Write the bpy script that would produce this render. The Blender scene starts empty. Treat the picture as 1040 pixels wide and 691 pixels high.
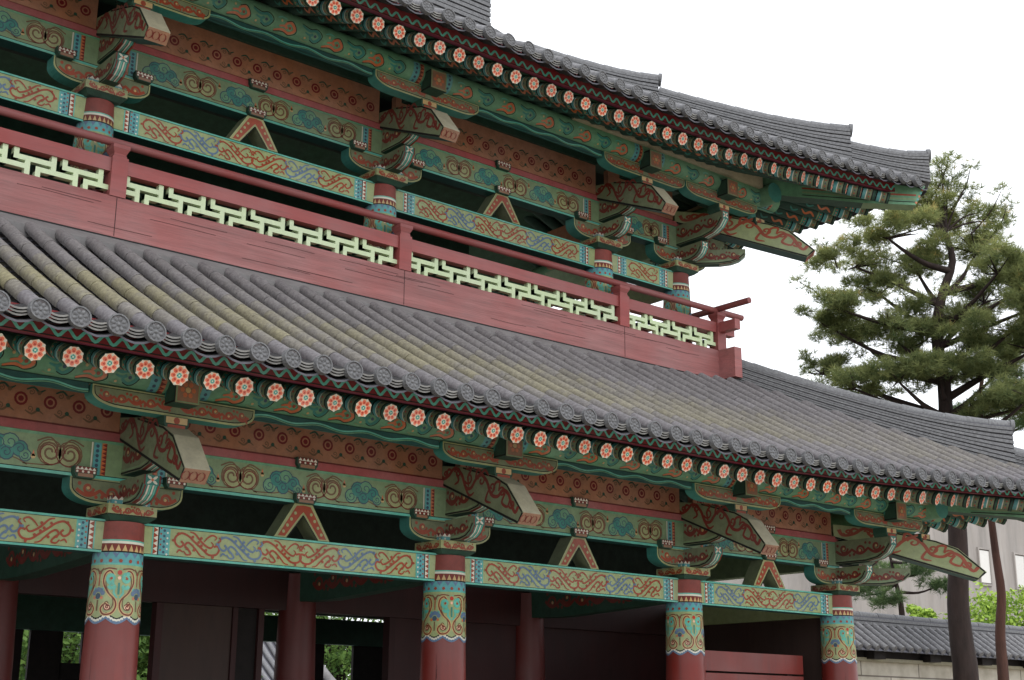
import bpy, bmesh, math, random
from mathutils import Vector, Matrix
random.seed(11)
PI=math.pi
SC=bpy.context.scene
COL=SC.collection
# ---------------------------------------------------------------- camera
cam=bpy.data.cameras.new("camera"); camo=bpy.data.objects.new("camera",cam); COL.objects.link(camo)
def set_camera():
    yaw,pitch,roll=0.8740,0.2695,0.0073
    f=Vector((math.cos(yaw)*math.cos(pitch),math.sin(yaw)*math.cos(pitch),math.sin(pitch)))
    r=Vector((math.sin(yaw),-math.cos(yaw),0)); u=r.cross(f)
    c,s=math.cos(roll),math.sin(roll)
    r2=c*r+s*u; u2=-s*r+c*u
    m=Matrix((r2,u2,-f)).transposed().to_4x4(); m.translation=Vector((-17.965,-13.591,0))
    camo.matrix_world=m
    cam.sensor_width=36; cam.lens=1417.855/1040*36
    cam.clip_start=.1; cam.clip_end=2000
set_camera(); SC.camera=camo
# ---------------------------------------------------------------- world, sun, exposure
W=bpy.data.worlds.new("World"); SC.world=W; W.use_nodes=True
nt=W.node_tree; nt.nodes.clear()
SUN_EL,SUN_AZ=math.radians(55),math.radians(205)     # azimuth clockwise from +Y
sky=nt.nodes.new("ShaderNodeTexSky"); sky.sky_type='NISHITA'; sky.sun_disc=False
sky.sun_elevation=SUN_EL; sky.sun_rotation=SUN_AZ
mx=nt.nodes.new("ShaderNodeMix"); mx.data_type='RGBA'; mx.inputs[0].default_value=.9
mx.inputs[7].default_value=(10.2,10.4,10.8,1)        # an even bright cloud deck over the clear sky
bg=nt.nodes.new("ShaderNodeBackground"); bg.inputs[1].default_value=.12
out=nt.nodes.new("ShaderNodeOutputWorld")
nt.links.new(sky.outputs[0],mx.inputs[6]); nt.links.new(mx.outputs[2],bg.inputs[0]); nt.links.new(bg.outputs[0],out.inputs[0])
sl=bpy.data.lights.new("sun",'SUN'); sl.energy=1.0; sl.angle=math.radians(25); sl.color=(1,.97,.92)
so=bpy.data.objects.new("sun",sl); COL.objects.link(so)
sd=Vector((math.sin(SUN_AZ)*math.cos(SUN_EL),math.cos(SUN_AZ)*math.cos(SUN_EL),math.sin(SUN_EL)))
so.rotation_euler=sd.to_track_quat('Z','Y').to_euler()
SC.view_settings.view_transform='Standard'; SC.view_settings.look='None'
SC.view_settings.exposure=0.54; SC.view_settings.gamma=1; SC.view_settings.use_curve_mapping=False

# ---------------------------------------------------------------- materials
def lin(c):
    return tuple(((x/255)/12.92 if x/255<=.04045 else ((x/255+.055)/1.055)**2.4) for x in c)
MATS={}
OCC={}
def base_nodes(name):
    m=bpy.data.materials.new(name); m.use_nodes=True
    n=m.node_tree; b=n.nodes["Principled BSDF"]; return m,n,b
def paint(name,rgb,rough=.6,var=.16,scale=7,stretch=(1,1,1),bump=.15,spec=.3,grime=.45):
    m,n,b=base_nodes(name)
    tc=n.nodes.new("ShaderNodeTexCoord"); mp=n.nodes.new("ShaderNodeMapping"); mp.inputs[3].default_value=stretch
    oi=n.nodes.new("ShaderNodeObjectInfo"); sc=n.nodes.new("ShaderNodeVectorMath"); sc.operation='MULTIPLY_ADD'; sc.inputs[1].default_value=(37,37,37)
    cb=n.nodes.new("ShaderNodeCombineXYZ")
    for k_ in range(3): n.links.new(oi.outputs['Random'],cb.inputs[k_])
    n.links.new(cb.outputs[0],sc.inputs[0]); n.links.new(tc.outputs['Object'],sc.inputs[2])
    n.links.new(sc.outputs[0],mp.inputs[0])
    nz=n.nodes.new("ShaderNodeTexNoise"); nz.inputs['Scale'].default_value=scale; nz.inputs['Detail'].default_value=6; nz.inputs['Roughness'].default_value=.65
    n.links.new(mp.outputs[0],nz.inputs['Vector'])
    L=lin(rgb)
    cr=n.nodes.new("ShaderNodeValToRGB"); e=cr.color_ramp.elements
    e[0].position=.3; e[1].position=.72
    e[0].color=(*[max(0,x*(1-var)) for x in L],1); e[1].color=(*[min(1,x*(1+var)) for x in L],1)
    n.links.new(nz.outputs['Fac'],cr.inputs[0])
    nz2=n.nodes.new("ShaderNodeTexNoise"); nz2.inputs['Scale'].default_value=scale*4.3; nz2.inputs['Detail'].default_value=5
    n.links.new(mp.outputs[0],nz2.inputs['Vector'])
    r2=n.nodes.new("ShaderNodeValToRGB"); r2.color_ramp.elements[0].position=.52; r2.color_ramp.elements[1].position=.75
    r2.color_ramp.elements[0].color=(0,0,0,1); r2.color_ramp.elements[1].color=(grime,grime,grime,1)
    n.links.new(nz2.outputs['Fac'],r2.inputs[0])
    mix=n.nodes.new("ShaderNodeMix"); mix.data_type='RGBA'
    g=sum(L)/3
    mix.inputs[7].default_value=(*[.45*x+.25*g for x in L],1)
    n.links.new(r2.outputs[0],mix.inputs[0]); n.links.new(cr.outputs[0],mix.inputs[6])
    hs=n.nodes.new("ShaderNodeHueSaturation")
    mrr=n.nodes.new("ShaderNodeMapRange"); mrr.inputs[3].default_value=.86; mrr.inputs[4].default_value=1.12; n.links.new(oi.outputs['Random'],mrr.inputs[0])
    nz3=n.nodes.new("ShaderNodeTexNoise"); nz3.inputs['Scale'].default_value=1.3; nz3.inputs['Detail'].default_value=4; n.links.new(sc.outputs[0],nz3.inputs['Vector'])
    mrs=n.nodes.new("ShaderNodeMapRange"); mrs.inputs[1].default_value=.3; mrs.inputs[2].default_value=.7; mrs.inputs[3].default_value=.84; mrs.inputs[4].default_value=1.06; n.links.new(nz3.outputs['Fac'],mrs.inputs[0])
    n.links.new(mrr.outputs[0],hs.inputs['Value']); n.links.new(mrs.outputs[0],hs.inputs['Saturation']); n.links.new(mix.outputs[2],hs.inputs['Color'])
    n.links.new(hs.outputs[0],b.inputs['Base Color'])
    b.inputs['Roughness'].default_value=rough; b.inputs['Specular IOR Level'].default_value=spec
    if bump:
        bp=n.nodes.new("ShaderNodeBump"); bp.inputs['Strength'].default_value=bump; bp.inputs['Distance'].default_value=.01
        n.links.new(nz2.outputs['Fac'],bp.inputs['Height']); n.links.new(bp.outputs[0],b.inputs['Normal'])
    MATS[name]=m; return m
def tile_mat(name,rgb,moss=0.0):
    m,n,b=base_nodes(name)
    tc=n.nodes.new("ShaderNodeTexCoord")
    at=n.nodes.new("ShaderNodeAttribute"); at.attribute_name='tone'
    nz=n.nodes.new("ShaderNodeTexNoise"); nz.inputs['Scale'].default_value=5; nz.inputs['Detail'].default_value=8; nz.inputs['Roughness'].default_value=.7
    n.links.new(tc.outputs['Object'],nz.inputs['Vector'])
    L=lin(rgb)
    cr=n.nodes.new("ShaderNodeValToRGB"); e=cr.color_ramp.elements
    e[0].position=0; e[1].position=1
    e[0].color=(*[x*.70 for x in L],1); e[1].color=(*[x*1.35 for x in L],1)
    add=n.nodes.new("ShaderNodeMath"); add.operation='MULTIPLY_ADD'; add.inputs[1].default_value=.55; 
    n.links.new(at.outputs['Fac'],add.inputs[0])
    ad2=n.nodes.new("ShaderNodeMath"); ad2.operation='MULTIPLY'; ad2.inputs[1].default_value=.5
    n.links.new(nz.outputs['Fac'],ad2.inputs[0]); n.links.new(ad2.outputs[0],add.inputs[2])
    n.links.new(add.outputs[0],cr.inputs[0])
    last=cr.outputs[0]
    if moss:
        # lichen growing in a band across the middle of the slope (attribute 'slope' = 0 at eave .. 1 at top)
        a2=n.nodes.new("ShaderNodeAttribute"); a2.attribute_name='slope'
        band=n.nodes.new("ShaderNodeValToRGB"); el=band.color_ramp.elements
        el[0].position=.10; el[0].color=(0,0,0,1); el[1].position=.24; el[1].color=(1,1,1,1)
        for p_,v in ((.50,.9),(.61,.14),(1,.04)):
            q=el.new(p_); q.color=(v,v,v,1)
        n.links.new(a2.outputs['Fac'],band.inputs[0])
        n2=n.nodes.new("ShaderNodeTexNoise"); n2.inputs['Scale'].default_value=1.1; n2.inputs['Detail'].default_value=7; n2.inputs['Roughness'].default_value=.7
        n.links.new(tc.outputs['Object'],n2.inputs['Vector'])
        r2=n.nodes.new("ShaderNodeValToRGB"); r2.color_ramp.elements[0].position=.24; r2.color_ramp.elements[1].position=.56
        n.links.new(n2.outputs['Fac'],r2.inputs[0])
        # lichen thins out towards the east corner
        sx=n.nodes.new("ShaderNodeSeparateXYZ"); n.links.new(tc.outputs['Object'],sx.inputs[0])
        mr=n.nodes.new("ShaderNodeMapRange"); mr.inputs[1].default_value=-15; mr.inputs[2].default_value=1.5; mr.inputs[3].default_value=1; mr.inputs[4].default_value=.22
        n.links.new(sx.outputs[0],mr.inputs[0])
        mu=n.nodes.new("ShaderNodeMath"); mu.operation='MULTIPLY'; n.links.new(band.outputs[0],mu.inputs[0]); n.links.new(r2.outputs[0],mu.inputs[1])
        m2=n.nodes.new("ShaderNodeMath"); m2.operation='MULTIPLY'; n.links.new(mu.outputs[0],m2.inputs[0]); n.links.new(mr.outputs[0],m2.inputs[1])
        m3=n.nodes.new("ShaderNodeMath"); m3.operation='MULTIPLY'; m3.inputs[1].default_value=moss; n.links.new(m2.outputs[0],m3.inputs[0])
        mix=n.nodes.new("ShaderNodeMix"); mix.data_type='RGBA'; mix.inputs[7].default_value=(*lin((142,137,96)),1)
        n.links.new(m3.outputs[0],mix.inputs[0]); n.links.new(last,mix.inputs[6]); last=mix.outputs[2]
    n4=n.nodes.new("ShaderNodeTexNoise"); n4.inputs['Scale'].default_value=26; n4.inputs['Detail'].default_value=6; n4.inputs['Roughness'].default_value=.75
    n.links.new(tc.outputs['Object'],n4.inputs['Vector'])
    r4=n.nodes.new("ShaderNodeValToRGB"); r4.color_ramp.elements[0].position=.36; r4.color_ramp.elements[0].color=(.60,.58,.56,1); r4.color_ramp.elements[1].position=.66; r4.color_ramp.elements[1].color=(1.18,1.16,1.10,1)
    n.links.new(n4.outputs['Fac'],r4.inputs[0])
    mm=n.nodes.new("ShaderNodeMix"); mm.data_type='RGBA'; mm.blend_type='MULTIPLY'; mm.inputs[0].default_value=1
    n.links.new(last,mm.inputs[6]); n.links.new(r4.outputs[0],mm.inputs[7]); last=mm.outputs[2]
    n.links.new(last,b.inputs['Base Color'])
    b.inputs['Roughness'].default_value=.7; b.inputs['Specular IOR Level'].default_value=.35
    bp=n.nodes.new("ShaderNodeBump"); bp.inputs['Strength'].default_value=.25; bp.inputs['Distance'].default_value=.01
    n.links.new(nz.outputs['Fac'],bp.inputs['Height']); n.links.new(bp.outputs[0],b.inputs['Normal'])
    MATS[name]=m; return m
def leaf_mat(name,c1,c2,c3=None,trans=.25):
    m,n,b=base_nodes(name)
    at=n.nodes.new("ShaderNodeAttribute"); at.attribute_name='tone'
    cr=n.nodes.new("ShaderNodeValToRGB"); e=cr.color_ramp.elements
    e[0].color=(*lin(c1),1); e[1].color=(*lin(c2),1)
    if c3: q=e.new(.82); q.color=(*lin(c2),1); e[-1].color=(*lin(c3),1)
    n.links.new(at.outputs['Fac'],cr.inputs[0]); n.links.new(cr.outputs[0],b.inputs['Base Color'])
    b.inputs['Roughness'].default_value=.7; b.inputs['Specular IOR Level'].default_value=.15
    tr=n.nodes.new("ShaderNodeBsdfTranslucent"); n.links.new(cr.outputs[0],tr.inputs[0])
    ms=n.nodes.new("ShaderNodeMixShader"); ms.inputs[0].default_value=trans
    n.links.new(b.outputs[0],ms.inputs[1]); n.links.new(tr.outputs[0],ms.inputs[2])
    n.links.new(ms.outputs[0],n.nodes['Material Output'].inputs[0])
    MATS[name]=m
def brick_mat(name,c,cm,w,h,mort):
    m,n,b=base_nodes(name)
    tc=n.nodes.new("ShaderNodeTexCoord"); mp=n.nodes.new("ShaderNodeMapping"); mp.inputs[2].default_value=(PI/2,0,0)
    n.links.new(tc.outputs['Object'],mp.inputs[0])
    br=n.nodes.new("ShaderNodeTexBrick"); br.inputs['Scale'].default_value=1
    br.inputs['Color1'].default_value=(*lin(c),1); br.inputs['Color2'].default_value=(*lin([x*.94 for x in c]),1); br.inputs['Mortar'].default_value=(*lin(cm),1)
    br.inputs['Brick Width'].default_value=w; br.inputs['Row Height'].default_value=h; br.inputs['Mortar Size'].default_value=mort; br.inputs['Mortar Smooth'].default_value=.2
    n.links.new(mp.outputs[0],br.inputs['Vector'])
    nz=n.nodes.new("ShaderNodeTexNoise"); nz.inputs['Scale'].default_value=3; nz.inputs['Detail'].default_value=8
    n.links.new(tc.outputs['Object'],nz.inputs['Vector'])
    r=n.nodes.new("ShaderNodeValToRGB"); r.color_ramp.elements[0].color=(.72,.7,.66,1); r.color_ramp.elements[0].position=.3; r.color_ramp.elements[1].position=.6
    n.links.new(nz.outputs['Fac'],r.inputs[0])
    mi=n.nodes.new("ShaderNodeMix"); mi.data_type='RGBA'; mi.blend_type='MULTIPLY'; mi.inputs[0].default_value=1
    n.links.new(br.outputs[0],mi.inputs[6]); n.links.new(r.outputs[0],mi.inputs[7]); n.links.new(mi.outputs[2],b.inputs['Base Color'])
    b.inputs['Roughness'].default_value=.8
    MATS[name]=m

paint('red_paint',(118,45,39),rough=.38,var=.14,scale=3,stretch=(1,1,.12),bump=.08,spec=.4)
paint('shaded_red',(96,34,30),rough=.45,var=.16,scale=3,stretch=(1,1,.12),bump=.08,spec=.4)  # darker copy of the column red, passage shade put into the colour
paint('pink_board',(154,98,96),rough=.6,var=.22,scale=4,stretch=(.15,1,2.6),bump=.6,grime=.6)
paint('rail_red',(146,78,76),rough=.5,var=.12,scale=4,stretch=(.15,1,2))
paint('maroon',(56,27,27),rough=.55,var=.2,scale=3,stretch=(1,1,.2))
paint('brown_panel',(66,50,45),rough=.6,var=.15,scale=3,stretch=(1,1,.2))
paint('ochre_green',(156,168,120),rough=.6)
paint('turquoise',(98,182,164),rough=.6)
paint('cyan',(94,164,168),rough=.6)
paint('teal',(62,134,124),rough=.6)
paint('teal_dark',(40,84,82),rough=.6)
paint('scroll_red',(156,72,50),rough=.6)
paint('scroll_maroon',(120,50,42),rough=.6)
paint('scroll_blue',(98,122,150),rough=.6)
paint('beam_green',(128,152,114),rough=.6)
paint('head_green',(120,130,100),rough=.65,var=.2)
paint('purlin_green',(106,156,122),rough=.6,var=.22)
paint('deep_green',(48,80,66),rough=.65,var=.22)
paint('rafter_green',(54,82,72),rough=.65,var=.25)
paint('soffit_green',(60,96,74),rough=.7,var=.25)
paint('panel_brown',(166,114,86),rough=.65,var=.18)
paint('strip_pink',(162,84,84),rough=.6)
paint('ring_red',(118,32,36),rough=.6)
paint('swirl_brown',(116,88,64),rough=.6)
paint('orange',(198,114,76),rough=.6)
paint('coral',(230,112,80),rough=.55,var=.06)
paint('coral_dark',(184,56,44),rough=.55,var=.06)
paint('peach',(240,196,164),rough=.55,var=.05)
paint('white_paint',(216,214,198),rough=.6,var=.06,grime=.15)
paint('yellow_ochre',(198,168,116),rough=.6)
paint('navy',(66,86,104),rough=.6)
paint('black_line',(30,30,30),rough=.7,var=.3)
paint('nose_green',(152,164,120),rough=.65,var=.15)
paint('head_face',(156,150,126),rough=.6,var=.16)
paint('head_tip',(150,112,88),rough=.6)
paint('arm_cream',(158,164,116),rough=.6)
paint('wedge_beige',(168,158,132),rough=.65)
paint('eave_red',(124,42,44),rough=.6,var=.18)
paint('eave_plum',(122,52,72),rough=.6,var=.18)
paint('capital_neck',(132,62,54),rough=.6)
paint('lattice_cream',(196,212,172),rough=.55,var=.08,grime=.25)
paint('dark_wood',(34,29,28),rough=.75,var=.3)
paint('ceiling_dark',(46,60,54),rough=.75,var=.3)
paint('plaster',(196,190,176),rough=.85)
paint('mortar_grey',(116,114,114),rough=.85,scale=4)
paint('pan_end_grey',(128,127,124),rough=.7,var=.25,scale=14)
paint('tile_dark',(84,84,92),rough=.6)
paint('sand',(150,142,128),rough=.9,scale=.8,bump=.3)
paint('stone',(128,124,118),rough=.85,scale=3)
paint('concrete_grey',(156,150,145),rough=.85,var=.22,scale=.35,stretch=(2.5,2.5,.5),bump=.05)
paint('window_white',(212,210,205),rough=.3,var=.03)
paint('bark',(50,39,36),rough=.9,var=.45,scale=5,stretch=(1,1,.25),bump=1.0,grime=.5)
paint('bark_red',(78,52,44),rough=.9,var=.4,scale=5,stretch=(1,1,.25),bump=1.0)
tile_mat('roof_tile',(110,108,113),moss=.68)
tile_mat('roof_tile_plain',(116,117,122))
tile_mat('roof_pan',(48,48,51),moss=.2)  # darkened so the shade in the gaps between cover rows sits in the colour
tile_mat('ridge_tile',(112,114,119))
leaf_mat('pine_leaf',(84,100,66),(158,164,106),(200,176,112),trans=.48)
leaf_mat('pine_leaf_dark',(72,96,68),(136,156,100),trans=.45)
leaf_mat('broad_leaf',(70,110,46),(170,196,86))
leaf_mat('broad_leaf_dark',(50,84,44),(116,146,72))
brick_mat('wall_block',(206,200,186),(120,112,104),2.1,.36,.018)

# ---------------------------------------------------------------- mesh builder
class MB:
    def __init__(s): s.v=[];s.f=[];s.m=[];s.names=[];s.tone=[];s.slope=[];s.sm=[]
    def mi(s,n):
        if n not in s.names: s.names.append(n)
        return s.names.index(n)
    def face(s,pts,mat,tone=.5,slope=0,smooth=False):
        b=len(s.v); s.v.extend([tuple(p) for p in pts]); s.f.append(list(range(b,b+len(pts)))); s.m.append(s.mi(mat)); s.tone.append(tone); s.slope.append(slope); s.sm.append(smooth)
    def grid(s,rows,mat,tone=.5,slope=None,smooth=True,close=False):
        b=len(s.v); n=len(rows[0])
        for r in rows: s.v.extend([tuple(p) for p in r])
        k=s.mi(mat)
        for i in range(len(rows)-1):
            for j in range(n if close else n-1):
                j2=(j+1)%n
                s.f.append([b+i*n+j,b+i*n+j2,b+(i+1)*n+j2,b+(i+1)*n+j]); s.m.append(k)
                s.tone.append(tone); s.slope.append(0 if slope is None else .5*(slope[i]+slope[i+1])); s.sm.append(smooth)
    def box(s,x0,x1,y0,y1,z0,z1,mat,front=None,left=None,bottom=None,top=None):
        P=lambda a,b,c:(a,b,c)
        s.face([P(x0,y0,z0),P(x1,y0,z0),P(x1,y0,z1),P(x0,y0,z1)],front or mat)
        s.face([P(x1,y1,z0),P(x0,y1,z0),P(x0,y1,z1),P(x1,y1,z1)],mat)
        s.face([P(x0,y1,z0),P(x0,y0,z0),P(x0,y0,z1),P(x0,y1,z1)],left or mat)
        s.face([P(x1,y0,z0),P(x1,y1,z0),P(x1,y1,z1),P(x1,y0,z1)],left or mat)
        s.face([P(x0,y0,z1),P(x1,y0,z1),P(x1,y1,z1),P(x0,y1,z1)],top or mat)
        s.face([P(x0,y1,z0),P(x1,y1,z0),P(x1,y0,z0),P(x0,y0,z0)],bottom or mat)
    def prism(s,prof,fn,a,b,mat,capmat=None,edgemats=None):
        """extrude a 2D profile between a and b; fn(u,v,w)->3D"""
        n=len(prof)
        s.face([fn(u,v,a) for u,v in prof],capmat or mat); s.face([fn(u,v,b) for u,v in reversed(prof)],capmat or mat)
        for i in range(n):
            p,q=prof[i],prof[(i+1)%n]
            s.face([fn(*p,a),fn(*p,b),fn(*q,b),fn(*q,a)],(edgemats[i] if edgemats and edgemats[i] else mat))
    def tube(s,pts,rad,mat,n=8,cap=True,tone=.5,arc=None):
        pts=[Vector(p) for p in pts]
        if not hasattr(rad,'__len__'): rad=[rad]*len(pts)
        rows=[]; ref=None
        for i,p in enumerate(pts):
            t=(pts[min(i+1,len(pts)-1)]-pts[max(i-1,0)]).normalized()
            up=Vector((0,0,1)) if abs(t.z)<.95 else Vector((1,0,0))
            if ref is not None and abs(t.z)>.6: up=ref
            a=t.cross(up).normalized(); b=a.cross(t).normalized(); ref=b
            rows.append([p+rad[i]*(math.cos(2*PI*k/n)*a+math.sin(2*PI*k/n)*b) for k in range(n)])
        s.grid(rows,mat,tone,close=True)
        if cap: s.face(rows[0],mat,tone); s.face(rows[-1],mat,tone)
    def lathe(s,prof,c,mat,n=28,mats=None):
        rows=[[(c[0]+r*math.cos(2*PI*k/n),c[1]+r*math.sin(2*PI*k/n),c[2]+z) for k in range(n)] for r,z in prof]
        if mats:
            for i in range(len(rows)-1): s.grid(rows[i:i+2],mats[i],close=True)
        else: s.grid(rows,mat,close=True)
    # flat drawing on a surface. mp(u,v,h)->3D
    def poly(s,mp,pts,mat,h): s.face([mp(u,v,h) for u,v in pts],mat)
    def ribbon(s,mp,pts,w,mat,h,closed=False,taper=False):
        n=len(pts)
        if n<2: return
        L=[];R=[]
        for i in range(n):
            a=pts[max(i-1,0)]; b=pts[min(i+1,n-1)]
            if closed: a=pts[i-1]; b=pts[(i+1)%n]
            dx,dy=b[0]-a[0],b[1]-a[1]; l=math.hypot(dx,dy) or 1
            ww=w/2
            if taper: ww*= .45+.55*math.sin(PI*min(1,max(0.08,i/(n-1)*.92+.08)))
            L.append((pts[i][0]-dy/l*ww,pts[i][1]+dx/l*ww)); R.append((pts[i][0]+dy/l*ww,pts[i][1]-dx/l*ww))
        rg=range(n if closed else n-1)
        for i in rg:
            j=(i+1)%n
            s.face([mp(*L[i],h),mp(*L[j],h),mp(*R[j],h),mp(*R[i],h)],mat)
    def disc(s,mp,c,r,mat,h,n=10,ry=None):
        s.poly(mp,[(c[0]+r*math.cos(2*PI*k/n),c[1]+(ry or r)*math.sin(2*PI*k/n)) for k in range(n)],mat,h)
    def tris(s,mp,u0,u1,v0,v1,n,mat,h,vertical=False,flip=False):
        for k in range(n):
            if vertical:
                a=v0+(v1-v0)*k/n; b=v0+(v1-v0)*(k+1)/n
                s.poly(mp,[(u0,a),(u0,b),(u1,(a+b)/2)] if not flip else [(u1,a),(u1,b),(u0,(a+b)/2)],mat,h)
            else:
                a=u0+(u1-u0)*k/n; b=u0+(u1-u0)*(k+1)/n
                s.poly(mp,[(a,v0),(b,v0),((a+b)/2,v1)] if not flip else [(a,v1),(b,v1),((a+b)/2,v0)],mat,h)
    def rect(s,mp,u0,u1,v0,v1,mat,h,nu=1):
        for k in range(nu):
            a=u0+(u1-u0)*k/nu; b=u0+(u1-u0)*(k+1)/nu
            s.poly(mp,[(a,v0),(b,v0),(b,v1),(a,v1)],mat,h)
    def mesh(s,name):
        me=bpy.data.meshes.new(name); me.from_pydata(s.v,[],s.f); 
        for n in s.names: me.materials.append(MATS[n])
        me.polygons.foreach_set('material_index',s.m); me.polygons.foreach_set('use_smooth',s.sm)
        if any(t!=.5 for t in s.tone) or any(s.slope):
            a=me.attributes.new('tone','FLOAT','FACE'); a.data.foreach_set('value',s.tone)
            a=me.attributes.new('slope','FLOAT','FACE'); a.data.foreach_set('value',s.slope)
        me.update(); return me
    def build(s,name,parent=None,loc=None):
        o=bpy.data.objects.new(name,s.mesh(name)); COL.objects.link(o)
        if parent is not None: attach(o,parent)
        return o
ORIG={}
def attach(o,parent):
    o.parent=parent
    o.matrix_parent_inverse=Matrix.Translation(-ORIG.get(parent.name,Vector((0,0,0))))
    ORIG[o.name]=ORIG.get(parent.name,Vector((0,0,0)))*0+Vector(o.location)
def tag(o,label=None,cat=None,group=None,kind=None):
    if label: o['label']=label
    if cat: o['category']=cat
    if group: o['group']=group
    if kind: o['kind']=kind
    return o
def empty(name,loc,label,cat,group=None):
    o=bpy.data.objects.new(name,None); o.location=loc; COL.objects.link(o); ORIG[o.name]=Vector(loc)
    return tag(o,label,cat,group)
def dup(o,parent,mat):
    c=o.copy(); COL.objects.link(c); c.parent=parent
    c.matrix_parent_inverse=Matrix.Translation(-ORIG.get(parent.name,Vector((0,0,0)))); c.matrix_basis=mat
    return c

# ---------------------------------------------------------------- drawing curves
def spiral(cx,cy,r0,r1,a0,a1,n=14,ky=1):
    return [(cx+(r0+(r1-r0)*i/n)*math.cos(a0+(a1-a0)*i/n),cy+ky*(r0+(r1-r0)*i/n)*math.sin(a0+(a1-a0)*i/n)) for i in range(n+1)]
def crom(p,n=5):
    o=[]
    for i in range(len(p)-1):
        p0=p[max(i-1,0)];p1=p[i];p2=p[i+1];p3=p[min(i+2,len(p)-1)]
        for k in range(n):
            t=k/n
            o.append(tuple(.5*((2*b)+(-a+c)*t+(2*a-5*b+4*c-d)*t*t+(-a+3*b-3*c+d)*t**3) for a,b,c,d in zip(p0,p1,p2,p3)))
    o.append(p[-1]); return o
VINE=[[(.34,.58),(.42,.46),(.32,.34),(.17,.46),(.15,.70),(.34,.89),(.58,.80),(.80,.58),(1.05,.34),(1.28,.13),(1.52,.15),(1.63,.34),(1.57,.50),(1.44,.46)],
 [(.62,.97),(.78,.92),(.95,.70),(1.14,.50),(1.33,.40),(1.42,.54),(1.34,.64)],
 [(.44,.20),(.54,.06),(.68,.10),(.60,.26),(.48,.40),(.56,.54),(.70,.46),(.88,.24),(1.02,.06),(1.16,.02)],
 [(1.10,.62),(1.22,.80),(1.38,.92),(1.52,.84),(1.46,.72)],[(.22,.10),(.30,.22),(.42,.14)],[(1.55,.62),(1.66,.74),(1.60,.86)]]
def vine(mb,mp,u0,u1,v0,v1,mat,h,flip=False,w=.030,outline=None):
    sx=(u1-u0)/1.75; sy=v1-v0
    def T(p):
        x,y=p
        if flip: x=1.75-x
        return (u0+x*sx,v0+y*sy)
    for i,l in enumerate(VINE):
        c=[T(p) for p in crom(l,5)]
        mb.ribbon(mp,c,w if i<3 else w*.85,mat,h+.0007*i,taper=(i>0))
    for k,(x,y) in enumerate(((.24,.86),(.92,.58),(1.18,.30),(.08,.58),(.72,.78),(1.02,.46),(1.42,.04),(.78,.26),(1.0,.76),(.54,.30))):
        a=T((x,y)); mb.disc(mp,a,w*.72,mat,h+.0007*(7+k%3),6)
def curl(mb,mp,cx,cy,r,mat,h,w=.022,dirn=1,a0=0,turns=1.3):
    mb.ribbon(mp,spiral(cx,cy,r*.15,r,a0,a0+dirn*2*PI*turns,16),w,mat,h)
def swirl_tail(mb,mp,cx,cy,r,L,mat,h,w=.022,s=1,vs=1):
    """spiral that opens into a long tail, like a comma"""
    p=spiral(cx,cy,r*.2,r,s*(-PI*1.2),s*PI*1.0,14,vs)
    x,y=p[-1]
    p+=[(x-.0,y-vs*r*.0),(x-L*.25,y-vs*s*r*.7),(x-L*.6,y-vs*s*r*.95),(x-L,y-vs*s*r*.4)]
    mb.ribbon(mp,p,w,mat,h,taper=True)

def plane(o,U,V,N):
    o=Vector(o);U=Vector(U);V=Vector(V);N=Vector(N)
    return lambda u,v,h: o+U*u+V*v+N*h
H0=.003
# ================================================================ THE GATE
GROUND=-1.75; FLOOR=-1.3
B=4.2
COLX=[0-.8157*B-B*k for k in range(0,5)]    # -3.426,-7.626,...
COLX=[0.0]+COLX                              # corner first
gate=empty('gate_building',(-8.0,3.35,FLOOR),'two storey wooden palace gate with red columns, painted green beams and grey tiled roofs','gate')
DY=3.35
LOW=dict(dx=0.,dy=0.,dz=0.); UP=dict(dx=-1.65,dy=1.65,dz=5.28)
XL=-17.2      # how far the eaves are carried out to the left

def end_bands(mb,mp,u,v0,v1,sgn,h,scale=1.0):
    """ornament at a beam end: ochre margin, triangles, cyan band. u = end, sgn=+1 grows to +u"""
    a=lambda x:u+sgn*x*scale
    def R(x0,x1,mat,hh): 
        p,q=sorted((a(x0),a(x1))); mb.rect(mp,p,q,v0,v1,mat,hh)
    n=5
    R(.10,.115,'turquoise',h)
    R(.115,.165,'white_paint',h)
    p,q=(a(.115),a(.165))
    mb.tris(mp,min(p,q),max(p,q),v0,v1,n,'scroll_red',h+.0006,vertical=True,flip=sgn<0)
    R(.165,.18,'black_line',h); 
    R(.18,.29,'cyan',h)
    for k in range(n):
        vv=v0+(v1-v0)*(k+.5)/n
        mb.disc(mp,(a(.235),vv),.016*scale,'navy',h+.0006,6)
        mb.disc(mp,(a(.198),vv+.02),.012,'scroll_red',h+.0006,5); mb.disc(mp,(a(.272),vv-.02),.012,'white_paint',h+.0006,5)
    R(.29,.302,'turquoise',h)

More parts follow.
